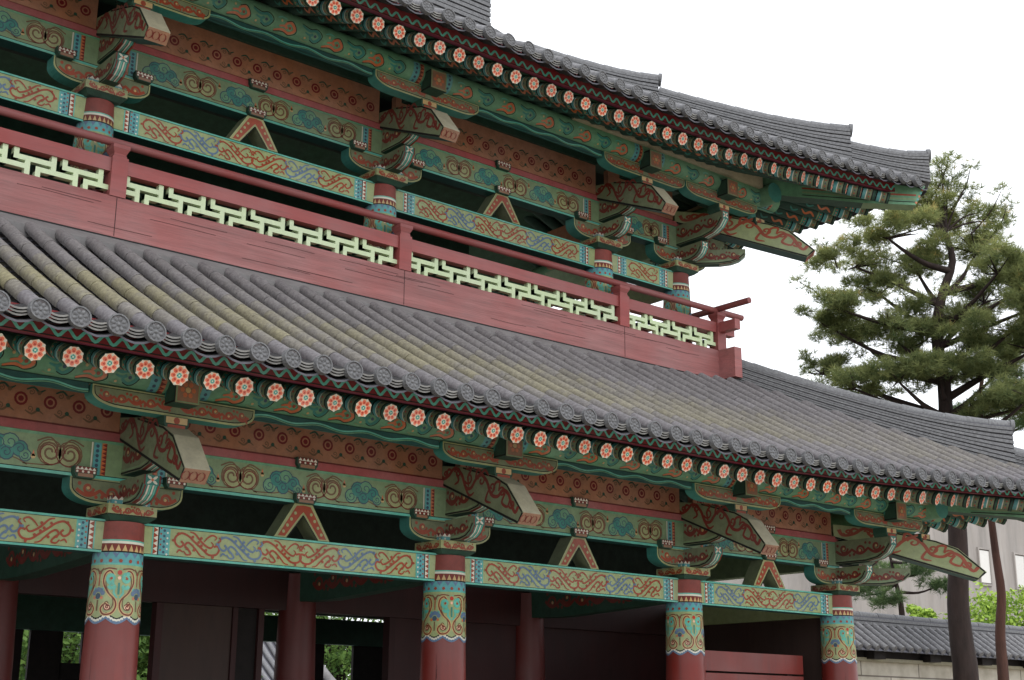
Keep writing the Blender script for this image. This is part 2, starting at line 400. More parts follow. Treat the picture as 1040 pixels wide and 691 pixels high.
def tie_beam(x0,x1,y,z0,z1,parent,name='tie_beam',short=False):
    mb=MB(); t=.1
    mb.box(x0,x1,y-t,y+t,z0,z1,'deep_green',front='ochre_green',bottom='teal_dark')
    mp=plane((x0,y-t,z0),(1,0,0),(0,0,1),(0,-1,0)); L=x1-x0; H=z1-z0
    e=.022
    mb.rect(mp,0,L,0,e,'turquoise',H0); mb.rect(mp,0,L,H-e,H,'turquoise',H0)
    mb.rect(mp,0,L,e,e+.006,'black_line',H0+.0004); mb.rect(mp,0,L,H-e-.006,H-e,'black_line',H0+.0004)
    inset=.21
    end_bands(mb,mp,inset,e+.006,H-e-.006,1,H0); end_bands(mb,mp,L-inset,e+.006,H-e-.006,-1,H0)
    a,b=inset+.36,L-inset-.36
    if short: seq=[('scroll_blue',0),('scroll_red',0),('scroll_red',1),('scroll_blue',1)]
    else: seq=[('scroll_red',0),('scroll_blue',0),('scroll_red',0),('scroll_red',1),('scroll_blue',1),('scroll_red',1)]
    if b-a<1.2: seq=[('scroll_red',0)]
    n=len(seq); w=(b-a)/n
    for i,(m,fl) in enumerate(seq):
        vine(mb,mp,a+w*i-.05,a+w*(i+1)+.05,.036,H-.036,m,H0+.0003*(i%2)+.0005,flip=bool(fl),w=.023)
    return mb.build(name,parent)

def scroll_beam(x0,x1,y,z0,z1,parent,endpad=.26):
    """green architrave with cloud curls"""
    mb=MB(); t=.1
    mb.box(x0,x1,y-t,y+t,z0,z1,'deep_green',front='beam_green',bottom='teal_dark')
    mp=plane((x0,y-t,z0),(1,0,0),(0,0,1),(0,-1,0)); L=x1-x0; H=z1-z0
    mb.rect(mp,0,L,0,.03,'turquoise',H0); mb.rect(mp,0,L,.03,.038,'black_line',H0); mb.rect(mp,0,L,H-.03,H,'purlin_green',H0)
    for (u,s) in ((endpad,1),(L-endpad,-1)):
        a=lambda x:u+s*x
        p,q=sorted((a(0),a(.05))); mb.rect(mp,p,q,.04,H-.03,'orange',H0); mb.tris(mp,p,q,.04,H-.03,8,'scroll_maroon',H0+.0006,vertical=True,flip=s<0)
        p,q=sorted((a(.06),a(.14))); mb.rect(mp,p,q,.04,H-.03,'cyan',H0)
        for k in range(6): mb.disc(mp,(a(.10),.06+(H-.1)*(k+.5)/6),.02,'navy',H0+.0006,6)
        p,q=sorted((a(.15),a(.165))); mb.rect(mp,p,q,.04,H-.03,'white_paint',H0)
    a,b=endpad+.22,L-endpad-.22; n=max(2,round((b-a)/.52)); w=(b-a)/n
    for i in range(n):
        c=a+w*(i+.5); up=(i%2==0)
        mid=H*.52
        if up:
            for q,(du,dv,rr) in enumerate(((-.17,-.05,.075),(-.08,.03,.085),(.03,.05,.085),(.13,.0,.075),(.19,-.06,.055),(.0,-.05,.07))):
                mb.disc(mp,(c+du,mid+dv),rr+.012,'navy',H0+.0001*q,11)
            for q,(du,dv,rr) in enumerate(((-.17,-.05,.075),(-.08,.03,.085),(.03,.05,.085),(.13,.0,.075),(.19,-.06,.055),(.0,-.05,.07))):
                mb.disc(mp,(c+du,mid+dv),rr,'teal' if q%2 else 'purlin_green',H0+.0010+.0001*q,11)
                sg=1 if q%2 else -1
                mb.ribbon(mp,spiral(c+du,mid+dv,rr*.15,rr*.8,sg*PI/2,sg*PI/2+sg*2*PI*1.2,12),.010,'navy',H0+.002+.0001*q)
        else:
            for sg in (-1,1):
                mb.disc(mp,(c+sg*w*.19,mid),.135,'swirl_brown',H0,14)
                mb.disc(mp,(c+sg*w*.19,mid),.122,'arm_cream',H0+.0005,14)
                mb.ribbon(mp,spiral(c+sg*w*.19,mid,.02,.118,sg*PI/2+PI/2,sg*PI/2+PI/2-sg*2*PI*1.6,20),.022,'swirl_brown',H0+.0010)
                mb.ribbon(mp,spiral(c+sg*w*.19,mid,.05,.155,sg*PI/2+PI/2,sg*PI/2+PI/2-sg*2*PI*1.1,16),.012,'scroll_maroon',H0+.0016)
            mb.ribbon(mp,crom([(c-w*.45,mid+.1),(c-w*.2,mid+.15),(c,mid+.06),(c+w*.2,mid+.15),(c+w*.45,mid+.1)],4),.016,'swirl_brown',H0+.0020)
        u=a+w*i
        if i: 
            v=mid+(.06 if up else -.06)
            mb.disc(mp,(u,v),.026,'yellow_ochre',H0+.0012,7); mb.poly(mp,[(u-.02,v),(u+.02,v),(u,v+.07)],'orange',H0+.0012)
        mb.ribbon(mp,crom([(u-.1,.07),(u+w*.3,.06+.02),(u+w*.6,.12),(u+w*.9,.06)],4),.012,'swirl_brown',H0)
    return mb.build('architrave',parent)

def ring_panel(x0,x1,y,z0,z1,parent):
    mb=MB(); t=.05
    mb.box(x0,x1,y-t,y+t,z0,z1,'panel_brown')
    mp=plane((x0,y-t,z0),(1,0,0),(0,0,1),(0,-1,0)); L=x1-x0; H=z1-z0
    mb.rect(mp,0,L,0,.02,'scroll_maroon',H0)
    n=int(round(L/.30)); w=L/n; zc=.22
    for i in range(n):
        c=(w*(i+.5),zc)
        mb.disc(mp,c,.070,'ring_red',H0,12); mb.disc(mp,c,.046,'panel_brown',H0+.0006,12); mb.disc(mp,c,.030,'ring_red',H0+.0012,8)
        for (du,dv,s) in ((w*.5,.10,1),(w*.5,-.11,-1)):
            x=c[0]+du; 
            if x>L-.15: continue
            mb.ribbon(mp,crom([(x-.10,zc+dv),(x-.03,zc+dv+.03*s),(x+.03,zc+dv-.01*s),(x+.09,zc+dv+.02*s)],3),.022,'deep_green' if s>0 else 'swirl_brown',H0,taper=True)
            mb.ribbon(mp,spiral(x-.05,zc+dv-.02*s,.006,.032,0,s*7.5,10),.010,'swirl_brown',H0+.0003)
            mb.disc(mp,(x+.03,zc+dv-.02*s),.024,'deep_green' if s<0 else 'swirl_brown',H0+.0006,6)
    return mb.build('wall_panel',parent)

def purlin_part(x0,x1,y,z,parent,r=.175,board=True,axis='x'):
    mb=MB(); n=16
    def mp(u,v,h):
        a=v/r   # v measured up from the lowest-front point
        ang=-PI/2-.9+a*-1  # unused direction kept continuous
        th=PI+1.30-a       # th=PI faces -Y
        R=r+h
        return Vector((x0+u,y+R*math.cos(th),z+R*math.sin(th)))
    rows=[[(x,y+r*math.cos(2*PI*k/n),z+r*math.sin(2*PI*k/n)) for k in range(n)] for x in (x0,x1)]
    mb.grid(rows,'purlin_green',close=True); mb.face(rows[0],'deep_green'); mb.face(rows[1],'teal')
    L=x1-x0; V=.30
    def dr(u0,u1,v0,v1,mat,h,nv=4):
        for k in range(nv):
            a=v0+(v1-v0)*k/nv; b=v0+(v1-v0)*(k+1)/nv
            mb.rect(mp,u0,u1,a,b,mat,h)
    mb.rect(mp,0,L,-.05,-.025,'turquoise',H0); mb.rect(mp,0,L,-.025,-.015,'black_line',H0)
    for u,s in ((.16,1),(L-.16,-1)):
        p,q=sorted((u,u+s*.06)); dr(p,q,0,V,'orange',H0); 
        for k in range(6): mb.poly(mp,[(p,V*k/6),(p,V*(k+1)/6),(q,V*(k+.5)/6)],'scroll_maroon',H0+.001)
        p,q=sorted((u+s*.07,u+s*.17)); dr(p,q,0,V,'cyan',H0)
        for k in range(5): mb.disc(mp,(u+s*.12,V*(k+.5)/5),.02,'navy',H0+.001,6)
    n=max(2,int((L-.8)/.34)); w=(L-.8)/n
    for i in range(n):
        c=.4+w*(i+.5); jt=random.uniform(-.02,.02); c+=jt
        A_,B_=('orange','scroll_red') if i%2==0 else ('teal','navy')
        vs_=1 if i%2==0 else -1; f_=lambda v: v if vs_==1 else .26-v
        mb.ribbon(mp,crom([(c-.17,f_(.04)),(c-.07,f_(.08)),(c+.03,f_(.055)),(c+.10,f_(.12)),(c+.03,f_(.195)),(c-.04,f_(.15)),(c+.0,f_(.115))],4),.040,A_,H0,taper=True)
        mb.ribbon(mp,crom([(c-.12,f_(.115)),(c-.05,f_(.13)),(c-.01,f_(.10))],4),.026,A_,H0+.0004,taper=True)
        mb.ribbon(mp,crom([(c-.17,f_(.02)),(c-.05,f_(.055)),(c+.05,f_(.03)),(c+.13,f_(.10)),(c+.06,f_(.215)),(c-.03,f_(.19))],4),.010,'black_line',H0+.0008)
        mb.disc(mp,(c+.03,f_(.125)),.020,B_,H0+.0012,7); mb.disc(mp,(c-.10,f_(.185)),.016,'yellow_ochre',H0+.0012,6)
        mb.ribbon(mp,crom([(c-.16,f_(.21)),(c-.10,f_(.235)),(c-.03,f_(.225))],3),.018,'turquoise' if i%2==0 else 'beam_green',H0+.0004,taper=True)
    return mb.build('eave_purlin',parent)

def wavy_board(x0,x1,y,z0,z1,parent):
    """thin board under the purlin with a wavy painted edge"""
    mb=MB(); t=.045
    mb.box(x0,x1,y-t,y+t,z0,z1,'teal_dark',front='teal_dark')
    mp=plane((x0,y-t,z0),(1,0,0),(0,0,1),(0,-1,0)); L=x1-x0; H=z1-z0
    N=int(L/.05); pts=[(L*k/N,H*.42+.020*math.sin(2*PI*(L*k/N)/.62)) for k in range(N+1)]
    mb.ribbon(mp,pts,.016,'turquoise',H0); mb.ribbon(mp,[(u,v-.02) for u,v in pts],.010,'purlin_green',H0+.0005)
    # cusped painted underside
    mp2=plane((x0,y-t,z0),(1,0,0),(0,1,0),(0,0,-1)); 
    mb.ribbon(mp2,[(u,.045+.015*math.sin(u*10)) for u,v in pts],.014,'teal',H0)
    return mb.build('purlin_board',parent)

def bearing_block(x,y,z,parent,w=.23,h=.1,d=.2,light=False):
    mb=MB()
    a,b=w/2,w/2-.03
    fn=lambda u,v,q:(x+u,q,z+v)
    body='deep_green'
    mb.prism([(-b,0),(b,0),(a,h*.4),(a,h),(-a,h),(-a,h*.4)],fn,y-d/2,y+d/2,body)
    mp=plane((x-a,y-d/2,z),(1,0,0),(0,0,1),(0,-1,0))
    if light:
        mb.rect(mp,.02,w-.02,h*.45,h*.95,'yellow_ochre',H0); mb.disc(mp,(w/2,h*.68),.035,'scroll_red',H0+.0006,8); mb.rect(mp,.04,w-.04,.01,h*.36,'scroll_red',H0)
    else:
        mb.rect(mp,.012,w-.012,h*.42,h*.97,'scroll_maroon',H0); mb.tris(mp,.012,w-.012,h*.70,h*.97,5,'white_paint',H0+.0006,flip=False)
        for k in range(4): mb.disc(mp,(w*(k+.5)/4,h*.53),.014,'white_paint',H0+.0006,5)
        mb.rect(mp,.04,w-.04,.01,h*.38,'head_tip',H0)
    return mb.build('bearing_block',parent)

def boat(halfL,h,n=7,lift=.0):
    """boat-shaped arm profile (u,v), v=0 at top -> rounded ends"""
    pts=[(-halfL,h)]
    for k in range(n+1):
        a=PI/2*k/n
        pts.append((-halfL+.30*(1-math.cos(a)),h*.62*(1-math.sin(a)) ))
    for k in range(n+1):
        a=PI/2*(1-k/n)
        pts.append((halfL-.30*(1-math.cos(a)),h*.62*(1-math.sin(a))))
    pts.append((halfL,h)); return pts
def inset_poly(pts,d):
    cx=sum(p[0] for p in pts)/len(pts); cy=sum(p[1] for p in pts)/len(pts)
    n=len(pts); o=[]
    for i in range(n):
        a=pts[i-1];b=pts[i];c=pts[(i+1)%n]
        e1=(b[0]-a[0],b[1]-a[1]);e2=(c[0]-b[0],c[1]-b[1])
        l1=math.hypot(*e1) or 1;l2=math.hypot(*e2) or 1
        nx=-(e1[1]/l1+e2[1]/l2);ny=(e1[0]/l1+e2[0]/l2);l=math.hypot(nx,ny) or 1
        o.append((b[0]+nx/l*d,b[1]+ny/l*d))
    return o
def scroll_fill(mb,mp,u0,u1,v0,v1,h,red='scroll_red',w=.035,amp=1.0,dots=True):
    L=u1-u0;H=v1-v0; n=max(1,round(L/(H*1.15))); w_=L/n; w=min(w,H*.2)
    pts=[(u0+L*k/(10*n),v0+H*.5-H*.30*amp*math.sin(PI*k/10)*(-1)**(k//10)) for k in range(10*n+1)]
    mb.ribbon(mp,pts,w,red,h)
    for i in range(n):
        sg=1 if i%2==0 else -1; c=u0+w_*(i+.5); cy=v0+H*.5+sg*H*.10
        mb.ribbon(mp,spiral(c,cy,H*.04,H*.33,sg*PI*.5+PI,sg*PI*.5+PI+2*PI*1.25*sg,16),w*.85,red,h+.0006)
        mb.disc(mp,(c-w_*.38,v0+H*.5+sg*H*.32),w*.62,red,h+.0009,6); mb.disc(mp,(c+w_*.36,v0+H*.5-sg*H*.36),w*.55,red,h+.0009,6)
        if dots: mb.disc(mp,(c,cy),w*.5,'yellow_ochre',h+.0012,6)
def arm(cx,y,z,halfL,h,parent,t=.1,rim='arm_cream',name='bracket_arm',U=(1,0,0),N=(0,-1,0),u0=None,u1=None):
    """bracket arm; painted on its front face. U = long direction, N = face normal"""
    mb=MB(); U=Vector(U);N=Vector(N); o=Vector((cx,y,z))
    prof=boat(halfL,h)
    fn=lambda u,v,q:o+U*u+Vector((0,0,v))+N*q
    mb.prism(prof,fn,t,-t,'teal',capmat=rim)
    mp=lambda u,v,hh:o+U*u+Vector((0,0,v))+N*(t+hh)
    ins=inset_poly(prof,.022); ins2=inset_poly(prof,.032)
    mb.poly(mp,ins,'black_line',H0); mb.poly(mp,ins2,'head_green',H0+.0005)
    for sg in (-1,1):
        a,b=(-halfL+.07,-.05) if sg<0 else (.05,halfL-.07)
        scroll_fill(mb,mp,a,b,.035,h-.03,H0+.001,w=.036)
    # painted rim on underside
    return mb.build(name,parent)
def front_arm(cx,cy,z0,z1,length,parent,D=(0,-1),curved=True,hw=.1,flower=True,name='bracket_arm'):
    """arm projecting from the wall in direction D (2D); side painted red scroll, striped end"""
    mb=MB(); d=Vector((D[0],D[1],0)).normalized(); s=Vector((-d.y,d.x,0)); o=Vector((cx,cy,0))
    h=z1-z0
    prof=[(0,z0),(length*.62,z0),(length*.80,z0+h*.10),(length*.92,z0+h*.30),(length,z0+h*.62),(length,z1),(0,z1)]
    em=['deep_green','scroll_maroon','teal','teal','teal','deep_green','deep_green']
    fn=lambda u,v,q:o+d*u+Vector((0,0,v))+s*q
    mb.prism(prof,fn,hw,-hw,'deep_green',capmat='head_green',edgemats=em)
    for sg in (1,-1):
        mp=lambda u,v,hh,sg=sg:o+d*u+Vector((0,0,v))+s*(sg*(hw+hh))
        mb.ribbon(mp,[(p[0]-.02 if p[0]>0 else 0,p[1]+.015) for p in prof[:5]],.018,'black_line',H0)
        mb.ribbon(mp,[(p[0]-.05 if p[0]>0 else 0,p[1]+.04) for p in prof[:5]],.02,'beam_green',H0)
        if length>.4: scroll_fill(mb,mp,.12,length-.10,z0+h*.22,z1-.03,H0+.0006,red='scroll_maroon',w=.04)
    # stripes on the curved under-face and X flower on the end
    mpE=lambda u,v,hh:o+d*(length+hh)+Vector((0,0,z1-v))+s*(u)
    hh=h*.38
    if flower:
        for a in (PI/4,3*PI/4,5*PI/4,7*PI/4):
            c=(.042*math.cos(a),hh/2+.032*math.sin(a)); mb.ribbon(mpE,[(.012*math.cos(a),hh/2+.012*math.sin(a)),c,(.075*math.cos(a),hh/2+.055*math.sin(a))],.03,'white_paint',H0+.0005+a*.0001,taper=True)
        mb.disc(mpE,(0,hh/2),.016,'orange',H0+.002,6)
        for e_ in (-hw+.008,hw-.008): mb.rect(mpE,e_-.008,e_+.008,0,h*.38,'scroll_maroon',H0)
    for k in range(3):
        p,q=prof[2+k-1],prof[2+k]
        if k<3:
            for j,mm in ((-.072,'scroll_maroon'),(-.035,'white_paint'),(-.012,'turquoise'),(.018,'white_paint'),(.042,'turquoise'),(.074,'scroll_red')):
                P=lambda u,v: o+d*(p[0]+(q[0]-p[0])*v+.004)+Vector((0,0,p[1]+(q[1]-p[1])*v-.004))+s*u
                mb.face([P(j-.009,0),P(j+.009,0),P(j+.009,1),P(j-.009,1)],mm)
    return mb.build(name,parent)

def beam_head(cx,cy,z,D,parent,stretch=1.0,hw=.135):
    """sloping beam nose. side faces green with red vine, light front slope, brown tip"""
    mb=MB(); d=Vector((D[0],D[1],0)).normalized(); s=Vector((-d.y,d.x,0)); o=Vector((cx,cy,z))
    prof=[(0,2.86),(0,3.07),(.55,2.985),(1.10,2.81),(1.33,2.69),(1.62,2.325),(1.52,2.205)]
    prof=[(u*stretch,v) for u,v in prof]
    fn=lambda u,v,q:o+d*u+Vector((0,0,v))+s*q
    em=[None,'head_face','head_face','head_face','head_face','head_tip','teal_dark']
    if stretch>1.2: em[4]='head_green'; em[3]='head_green'; em[5]='scroll_red'
    side='head_green' if stretch<1.2 else 'nose_green'
    mb.prism(prof,fn,hw,-hw,side,edgemats=em)
    S=stretch
    for sg in (1,-1):
        mp=lambda u,v,hh,sg=sg:o+d*(u*S)+Vector((0,0,v))+s*(sg*(hw+hh))
        mb.ribbon(mp,[(0,2.875),(1.52,2.222),(1.605,2.325)],.026,'black_line',H0)
        mb.ribbon(mp,[(1.595,2.335),(1.32,2.675),(1.10,2.795),(.5,2.98)],.02,'black_line',H0)
        c=crom([(.06,2.99),(.10,2.90),(.22,2.92),(.34,3.0),(.48,2.90),(.56,2.74),(.66,2.72),(.74,2.80),(.84,2.86),(.96,2.76),(1.04,2.60),(1.16,2.56),(1.26,2.62),(1.36,2.56),(1.42,2.42),(1.48,2.34),(1.53,2.40)],4)
        red='scroll_red' if S>1.2 else 'scroll_maroon'
        mb.ribbon(mp,c,.042,red,H0+.0006)
        for k,(uu,vv,rr) in enumerate(((.16,2.95,.06),(.40,2.93,.07),(.62,2.84,.075),(.86,2.78,.075),(1.06,2.68,.07),(1.24,2.60,.065),(1.42,2.44,.055))):
            sg2=1 if k%2 else -1
            mb.ribbon(mp,spiral(uu,vv,rr*.15,rr,sg2*PI/2,sg2*PI/2+sg2*2*PI*1.2,14),.026,red,H0+.0018+.0003*k)
        for b_ in ([(.62,2.74),(.60,2.86),(.66,2.94),(.56,2.96)],[(.74,2.78),(.78,2.92),(.86,2.88)],[(.84,2.84),(.92,2.90),(1.0,2.82)],[(1.06,2.60),(1.12,2.72),(1.20,2.72),(1.18,2.64)],[(.36,2.96),(.42,2.84),(.34,2.80)],[(1.3,2.58),(1.24,2.48),(1.34,2.42),(1.38,2.5)],[(.16,2.92),(.22,3.0),(.3,2.96)],[(.5,2.84),(.62,2.64),(.72,2.66)],[(1.0,2.66),(.94,2.54),(1.04,2.50)]):
            mb.ribbon(mp,crom(b_,4),.034,'scroll_red' if S>1.2 else 'scroll_maroon',H0+.0012,taper=True)
    # faint painting on brown tip
    a=fn(1.62*S,2.325,0);b=fn(1.52*S,2.205,0)
    up=(a-b); nrm=s.cross(up).normalized(); 
    if nrm.dot(d)<0: nrm=-nrm
    mpt=lambda u,v,hh:b+up*v+s*u+nrm*hh
    for k in range(3): mb.ribbon(mpt,[( -.1+.08*k+.04*math.cos(t_),.5+.32*math.sin(t_)) for t_ in [2*PI*j/9 for j in range(10)]],.014,'scroll_maroon',H0)
    return mb.build('beam_head',parent)

def column(cx,cy,z0,z1,parent,r=.265,painted=True,drum=True,mat='red_paint'):
    mb=MB(); H=z1-z0
    prof=[(r*1.06,0),(r*1.07,H*.33),(r*1.03,H*.6),(r*.96,H*.82),(r*.90,H)]
    mb.lathe(prof,(cx,cy,z0),mat,n=32)
    if painted:      # drying cracks in the timber
        for k in range(5):
            a=random.uniform(0,2*PI); z=random.uniform(z0+H*.45,z1-1.3); L_=random.uniform(.25,.7); q=r*1.07+.001
            mp_=lambda u,v,h,a=a:Vector((cx+(q+h)*math.cos(a+u/q),cy+(q+h)*math.sin(a+u/q),v))
            def rr_(v):
                t=(v-z0)/H
                for (r0,h0),(r1,h1) in zip(prof,prof[1:]):
                    if h0/H<=t<=h1/H+1e-6: return r0+(r1-r0)*(t-h0/H)/((h1-h0)/H)
                return r
            pts_=[(random.uniform(-.006,.006),z+L_*j/5) for j in range(6)]
            mb.ribbon(lambda u,v,h,a=a:Vector((cx+(rr_(v)+.002)*math.cos(a+u/r),cy+(rr_(v)+.002)*math.sin(a+u/r),v)),pts_,.0035,'maroon',0,taper=True)
    mb.face([(cx+r*.9*math.cos(2*PI*k/32),cy+r*.9*math.sin(2*PI*k/32),z1) for k in range(32)],'capital_neck')
    o=mb.build('column',parent)
    if painted:
        # painted upper band: local v from zb upwards
        zb=z1-1.0
        def R(z):
            t=(z-z0)/H
            for (r0,h0),(r1,h1) in zip(prof,prof[1:]):
                if h0/H<=t<=h1/H+1e-6: return r0+(r1-r0)*(t-h0/H)/((h1-h0)/H)
            return prof[-1][0]
        RR=r*.96; C=2*PI*RR
        # u=0 sits at the direction facing the viewer side (-Y,-X)
        def mp(u,v,h):
            if .06<v<.56: v=.06+(v-.06)*1.07 if v<.5 else v
            z=zb+v; a=-PI/2-.3+u/RR; q=R(z)+h
            return Vector((cx+q*math.cos(a),cy+q*math.sin(a),z))
        m=MB(); nu=40
        def band(v0,v1,mat,h):
            m.grid([[mp(C*k/nu,v,h) for k in range(nu)] for v in (v0,v1)],mat,close=True)
        vs=[.04,.2,.4,.56]
        m.grid([[mp(C*k/nu,v,.003) for k in range(nu)] for v in vs],'ochre_green',close=True)
        band(.56,.575,'turquoise',.004); band(.575,.685,'cyan',.004); band(.685,.70,'black_line',.004); band(.70,.775,'scroll_maroon',.004); band(.775,.80,'white_paint',.004); band(.80,.815,'turquoise',.004); band(.815,1.0,'capital_neck',.003)
        N=24
        for k in range(N):
            a=C*k/N;b=C*(k+1)/N
            m.poly(mp,[(a+.006,.70),(b-.006,.70),((a+b)/2,.765)],'yellow_ochre',.006)
        N=16
        for k in range(N):
            a=C*k/N;b=C*(k+1)/N;c=(a+b)/2
            m.poly(mp,[(a+.012,.683),(b-.012,.683),(c,.63)],'scroll_blue',.006)
            m.disc(mp,(a,.60),.020,'scroll_red',.006,6)
        n=4; w=C/n
        for k in range(n):
            c=w*k
            # scalloped hem
            for (off,mat,ww,hh) in ((0,'ochre_green',.07,.0035),(-.03,'black_line',.016,.0045),(-.048,'white_paint',.026,.0045),(-.07,'scroll_blue',.028,.0045)):
                m.ribbon(mp,[(c-w/2+w*j/16,.055+off+.055*(1-abs(math.cos(PI*(j/16)*2+PI/2*0)))**.8*(1)) for j in range(17)],ww,mat,hh)
            for sg in (-1,1):
                # heart: inner curl at top, sweeping down into lower curl
                top=spiral(c+sg*.085,.43,.02,.075,PI/2-sg*PI*.5+PI,PI/2-sg*PI*.5+PI-sg*2*PI*1.0,14)
                heart=crom([(c+sg*.05,.42),(c+sg*.09,.47),(c+sg*.14,.44),(c+sg*.15,.36),(c+sg*.10,.27),(c+sg*.03,.20),(c+sg*.02,.13),(c+sg*.06,.075),(c+sg*.13,.07),(c+sg*.16,.12),(c+sg*.12,.165),(c+sg*.085,.14)],4)
                m.ribbon(mp,heart,.032,'yellow_ochre',.0048); m.ribbon(mp,heart,.014,'scroll_maroon',.0056)
                m.ribbon(mp,spiral(c+sg*.075,.40,.012,.05,sg*PI/2,sg*PI/2-sg*2*PI*1.1,12),.034,'turquoise',.0066)
                m.disc(mp,(c+sg*.075,.40),.014,'scroll_red',.0072,6)
                m.ribbon(mp,crom([(c+sg*.03,.33),(c+sg*.07,.31),(c+sg*.10,.33)],4),.034,'turquoise',.0060)
            for sg in (-1,1):
                h2=[(c+sg*(.085+(abs(x-c)-.085)*.62),.27+(v-.27)*.80) for x,v in heart]
                m.ribbon(mp,h2,.010,'swirl_brown',.0058)
                m.disc(mp,(c+sg*.095,.135),.030,'peach',.0050,9); m.ribbon(mp,spiral(c+sg*.095,.135,.006,.032,0,sg*9,14),.010,'scroll_maroon',.0062)
                m.disc(mp,(c+sg*.155,.30),.018,'turquoise',.0056,7); m.disc(mp,(c+sg*.16,.22),.016,'orange',.0056,7); m.disc(mp,(c+sg*.02,.50),.018,'turquoise',.0056,7)
                m.ribbon(mp,crom([(c+sg*.01,.22),(c+sg*.045,.27),(c+sg*.03,.33)],4),.020,'turquoise',.0059,taper=True)
                m.ribbon(mp,crom([(c+sg*.19,.44),(c+sg*.165,.50),(c+sg*.11,.525),(c+sg*.03,.515)],4),.012,'scroll_maroon',.0057)
            m.disc(mp,(c,.455),.024,'coral_dark',.0068,7); m.disc(mp,(c,.405),.018,'peach',.0068,6)
            m.ribbon(mp,[(c,.36),(c,.30),(c,.25)],.02,'teal',.006)
            x=c+w/2
            for a in (-1.1,-.55,0,.55,1.1):
                m.disc(mp,(x+.055*math.sin(a),.24+.055*math.cos(a)),.024,'scroll_blue',.0062,7)
            m.disc(mp,(x,.235),.03,'navy',.007,7); m.ribbon(mp,[(x,.2),(x,.1)],.016,'swirl_brown',.006)
            m.ribbon(mp,crom([(x-.05,.5),(x,.46),(x+.05,.5)],4),.018,'swirl_brown',.006); m.ribbon(mp,[(x,.46),(x,.33)],.014,'scroll_red',.006)
        m.build('painted_band',o)
    return o

def capital(cx,cy,z,parent):
    """square bearing capital on the column head"""
    mb=MB(); a,b=.265,.205; fn=lambda u,v,q:(cx+u,cy+q,z+v)
    rows=[[(cx+s_*r,cy+t_*r,z+h) for s_,t_ in ((-1,-1),(1,-1),(1,1),(-1,1))] for r,h in ((b,0),(a,.05),(a,.16))]
    mb.grid(rows[:2],'deep_green',close=True,smooth=False); mb.grid(rows[1:],'arm_cream',close=True,smooth=False); mb.face(rows[2],'deep_green'); mb.face(rows[0],'teal_dark')
    for (o,U,N) in (((cx-a,cy-a,z+.05),(1,0,0),(0,-1,0)),((cx-a,cy+a,z+.05),(0,-1,0),(-1,0,0)),((cx+a,cy-a,z+.05),(0,1,0),(1,0,0))):
        mp=plane(o,U,(0,0,1),N); W_=2*a
        mb.rect(mp,0,W_,0,.01,'black_line',H0)
        scroll_fill(mb,mp,.04,W_-.04,.005,.105,H0,w=.028,dots=False)
        for k in range(5): mb.disc(mp,(W_*(k+.5)/5,.055),.02,'yellow_ochre' if k%2 else 'scroll_red',H0+.0015,6)
    # cyan and triangle course above
    c=.21
    mb.box(cx-c,cx+c,cy-c,cy+c,z+.163,z+.25,'cyan')
    for (o,U,N) in (((cx-c,cy-c,z+.163),(1,0,0),(0,-1,0)),((cx-c,cy+c,z+.163),(0,-1,0),(-1,0,0))):
        mp=plane(o,U,(0,0,1),N)
        mb.rect(mp,0,2*c,.045,.087,'scroll_maroon',H0); mb.tris(mp,0,2*c,.045,.083,6,'white_paint',H0+.0006)
        for k in range(5): mb.disc(mp,(2*c*(k+.5)/5,.02),.014,'white_paint',H0,5)
    return mb.build('bracket_set',parent)

def strut(cx,cy,z0,parent):
    mb=MB(); t=.12; H=.40
    fn=lambda u,v,q:(cx+u,cy+q,z0+v)
    for s in (-1,1):
        pr=[(s*.36,0),(s*.20,0),(0,.26),(0,H),(s*.11,H)]
        if s<0: pr=pr[::-1]
        mb.prism(pr,fn,-t,t,'arm_cream',edgemats=['head_green']*5)
    mp=plane((cx,cy-t,z0),(1,0,0),(0,0,1),(0,-1,0))
    for s in (-1,1):
        mb.poly(mp,[(s*.315,.015),(s*.225,.015),(s*.03,.27),(s*.0,.30),(s*0,.375),(s*.09,.365)],'scroll_red',H0)
        for k in range(4):
            t_=(k+.5)/4.2
            mb.disc(mp,(s*(.27-.2*t_),.03+.30*t_),.02,'arm_cream',H0+.0006,6)
        mb.ribbon(mp,[(s*.20,0),(0,.26)],.014,'black_line',H0+.0006)
    o=mb.build('strut',parent)
    bearing_block(cx,cy-.04,z0+.39,o,w=.27,h=.11,d=.26)
    return o

